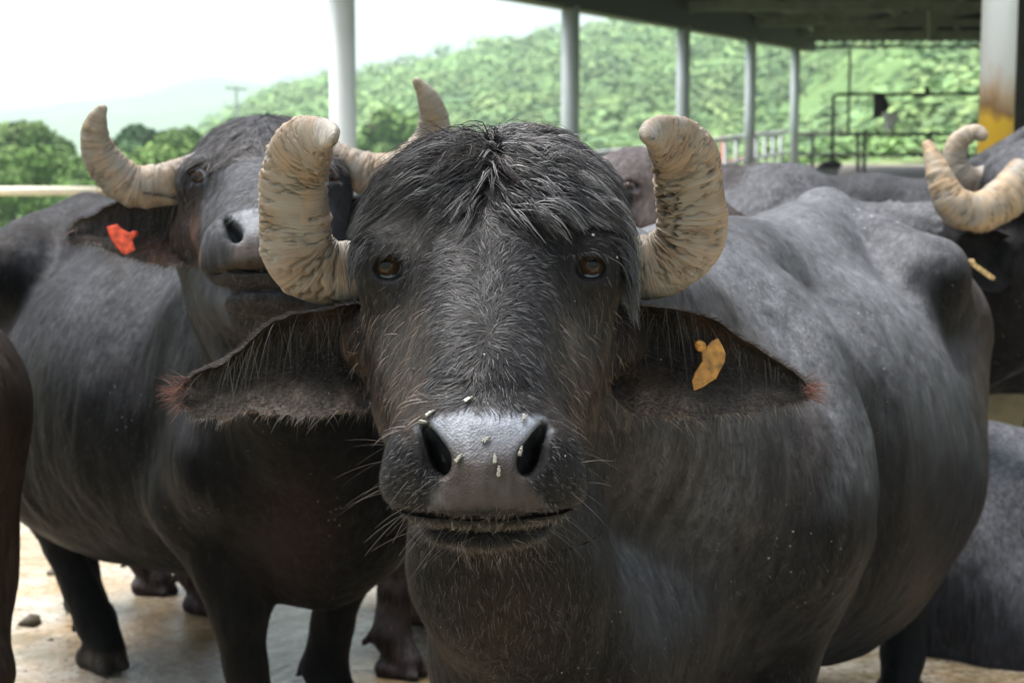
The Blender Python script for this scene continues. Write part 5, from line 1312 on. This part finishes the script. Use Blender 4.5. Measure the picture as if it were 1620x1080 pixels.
# on the right, facing right
aE = .80; LE = frame((.40, 5.38, 0), aE, 1.07); RE = rotz(math.radians(72)); OE = P(1738, 330, 4.45); TE = headT(OE, RE, 1.08)
prE = body_prims(LE, 1.07)
prE += [cone(TE(P(785, 500, 2.2)), LE(.50, 0, .98), .11, .19, .1), cone(TE(P(778, 660, 2.2)), LE(.62, 0, .86), .12, .24, .1), cone(TE(P(778, 760, 2.05)), LE(.72, 0, .66), .10, .19, .12)]
prE += [cone(P(1586, 278, 4.60), P(1680, 258, 4.5), .055, .11, .05)]
v0, f0, n0 = solid(order(prE), (.3, 4.0, .7), (1.9, 5.6, 1.6), .018)
bvE = BVHTree.FromPolygons(v0.tolist(), f0.tolist())
for k in range(9):      # loose folds of skin round the neck
    hits = []
    for q in range(5):
        h_ = bvE.ray_cast(Vector(CAM), Vector(P(1392 + 15 * k + 2.5 * q, 318 + 3.2 * k + 17 * q, 4.5) - CAM).normalized())
        if h_[0] is not None: hits.append(np.array(h_[0]) + np.array(h_[1]) * .002)
    for a_, b_ in zip(hits[:-1], hits[1:]):
        if np.linalg.norm(a_ - b_) < .15: prE.append(cone(a_, b_, .013, .013, .010))
pE = solid(order(prE + xform(head_prims() + eye_prims(), TE, 1.08, RE)), (-.75, 3.8, -.05), (2.1, 6.6, 1.7), .014)
pE = hide_relief(pE, body_relief(4.0))
earE, SE_ = ear_mesh([(1600, 376, 4.33), (1570, 362, 4.28), (1540, 364, 4.27), (1520, 376, 4.28), (1511, 394, 4.30)], [(1602, 448, 4.33), (1580, 462, 4.28), (1552, 456, 4.27), (1530, 436, 4.28), (1514, 410, 4.30)], [.10, .11, .09, .05, .0], seed=12, thick=.010)
def colE(v, n):
    c, wt = herd_color(.55, (.010, .010, .011), 7.0)(v, n); px, py = pix(v); e = (px > 1490) & (px < 1625) & (py > 340) & (v[:, 1] < 4.55)
    return np.where(e[:, None], np.array([.011, .010, .010]) * (1 + .4 * fbm(v * 15, 83, 3))[:, None], c), wt
rootE, _ = make_buffalo('water_buffalo', 'black buffalo at the right edge with curled pale horns, facing right', (.40, 5.38, 0), [pE, earE], colE, M['skin_far'])
add_horn(rootE, [(1625, 280, 4.36, 36), (1590, 314, 4.32, 34), (1548, 336, 4.29, 32), (1508, 322, 4.28, 29), (1487, 282, 4.29, 21), (1475, 246, 4.31, 14), (1464, 222, 4.33, 8)], 5, crack=.5, base_col=(.31, .215, .12), nr=120)
add_horn(rootE, [(1600, 258, 4.62, 21), (1568, 284, 4.60, 25), (1533, 288, 4.58, 24), (1511, 262, 4.57, 20), (1516, 226, 4.56, 17), (1541, 209, 4.54, 13), (1562, 219, 4.52, 9)], 6, crack=.3, base_col=(.33, .26, .19), nr=120)
eyeball('eye', TE(P(*EYES[0], 1.945)), .022, RE @ np.array([-.3, -.95, 0]), rootE)
ear_tag(rootE, [(1534, 414), (1541, 414), (1574, 438), (1573, 443), (1567, 442), (1536, 420)], 4.255, (.55, .38, .16), (1537, 414, 5), 3)
# behind it
LF = frame((1.72, 6.75, 0), 1.42, 1.02)
prF = body_prims(LF, 1.02) + [cone(LF(.5, 0, 1.02), P(1600, 300, 6.5), .2, .13, .1), cone(LF(.62, 0, .85), P(1610, 330, 6.5), .22, .12, .1), cone(P(1600, 296, 6.5), P(1720, 250, 6.2), .12, .13, .08), cone(P(1500, 284, 6.6), P(1660, 205, 6.5), .03, .06, .06)]
pF = solid(order(prF), (.3, 5.9, -.05), (3.3, 7.4, 1.8), .016)
pF = hide_relief(pF, body_relief(5.0))
make_buffalo('water_buffalo', 'buffalo farthest right behind the others, only its grey back and dark neck showing', (1.72, 6.75, 0), [pF], herd_color(.55, (.008, .008, .009), 11.0), M['skin_far'])
# lying down at the lower right
LH = frame((1.92, 4.80, -.71), 1.57, 1.02)
prH = body_prims(LH, 1.02, wide=1.12, lie=True) + [ell((1.88, 4.66, .12), (.82, .42, .32), .12), cone(LH(.5, 0, 1.0), LH(1.1, -.1, 1.05), .2, .12, .1), cone(LH(1.1, -.1, 1.08), LH(1.4, -.15, .95), .13, .09, .06), cone(LH(-.5, -.3, .72), LH(-.1, -.42, .60), .15, .07, .08), cone(LH(-.1, -.42, .58), LH(-.5, -.48, .52), .06, .045, .04)]
pH = solid(order(prH), (.7, 4.1, -.15), (3.5, 5.5, .95), .014)
pH = hide_relief(pH, body_relief(7.0))
make_buffalo('water_buffalo', 'grey buffalo lying on the ground at the lower right', (1.92, 4.86, 0), [pH], herd_color(.95, (.022, .022, .026), 13.0), M['skin_far'])
# rump at the left edge
LI = frame((-1.722, 3.24, 0), -2.2, 1.0)
pI = solid(order(body_prims(LI, tail=False)), (-2.9, 2.3, -.05), (-.7, 4.2, 1.4), .0125)
pI = hide_relief(pI, body_relief(8.0))
make_buffalo('water_buffalo', 'brown rump and hind leg of a buffalo cut off by the left edge', (-1.70, 3.24, 0), [pI], herd_color(.2, (.026, .017, .012), 17.0), M['skin_far'])

# ---------------------------------------------------------------- flies
M['fly'] = simple_mat('fly_body', (.17, .165, .135), .5, var=.5, scale=900)
m, t, b = newmat('fly_wing'); b.inputs['Base Color'].default_value = (.36, .35, .30, 1); b.inputs['Roughness'].default_value = .25; b.inputs['Alpha'].default_value = .45; M['wing'] = m
bvhA = BVHTree.FromPolygons(vA.tolist(), fA[(dv < 2.2)[fA].all(1)].tolist())
def fly(px, py, rot, where, s=1.0, fold=.35):
    o0 = Vector(CAM); dr = Vector(P(px, py, 2.0) - CAM).normalized(); loc, nn, _, _ = bvhA.ray_cast(o0, dr)
    if loc is None: return
    root = empty('fly', loc, 'small grey fly ' + where, 'fly', 'flies on the buffalo')
    z = Vector(nn); up = Vector((math.sin(rot), 0, math.cos(rot))); y = (up - z * up.dot(z)).normalized(); x = y.cross(z)
    root.matrix_world = Matrix.Translation(Vector(loc)) @ Matrix((x, y, z)).transposed().to_4x4()
    s = s * .0047
    V = []; fs = []; off = 0
    for c, r in (((0, -.55, .5), (.36, .75, .36)), ((0, .35, .55), (.40, .45, .40)), ((0, .92, .5), (.34, .24, .30))):
        V.append((IV * np.array(r) + np.array(c)) * s); fs.append(IF + off); off += len(IV)
    link('body', make_mesh('fly_body', np.concatenate(V), np.concatenate(fs)), M['fly'], root)
    for q in (-1, 1):
        a = np.linspace(0, 2 * math.pi, 12, endpoint=False); L = 1.5
        w0 = np.stack([.30 * np.sin(a), -L / 2 + L / 2 * np.cos(a), 0 * a + .9], 1); w0[:, 1] += .35
        cc, ss = math.cos(q * fold), math.sin(q * fold); w0 = np.stack([w0[:, 0] * cc - w0[:, 1] * ss * -1 + q * .12, w0[:, 1] * cc, w0[:, 2]], 1)
        V = np.concatenate([w0, w0 + np.array([0, 0, .05])]) * s
        mb = MB(); mb.add(V, [tuple(range(12))[::-1], tuple(range(12, 24))] + [(k, (k + 1) % 12, 12 + (k + 1) % 12, 12 + k) for k in range(12)])
        me = bpy.data.meshes.new('wing'); me.from_pydata(np.concatenate(mb.v).tolist(), [], mb.f); link('wing', me, M['wing'], root)
for a in [(742, 634, .6, 'above the top edge of the nose pad, left of centre'), (682, 656, .6, 'upper of two at the top left corner of the nose'), (672, 665, 1.4, 'lower of two at the top left corner of the nose'),
          (827, 663, -2.8, 'with spread wings at the top right of the nose pad', 1.0, .7), (769, 696, .9, 'with spread wings in the middle of the nose pad', 1.0, .7), (727, 725, .6, 'below and left of the middle of the nose, near the left nostril'),
          (702, 722, -.2, 'on the inner rim of the left nostril'), (820, 712, .9, 'on the inner rim of the right nostril'), (782, 726, .1, 'upper of two below the middle of the nose'), (788, 745, .15, 'lowest one on the nose, just above the brown lip')]:
    fly(*a)
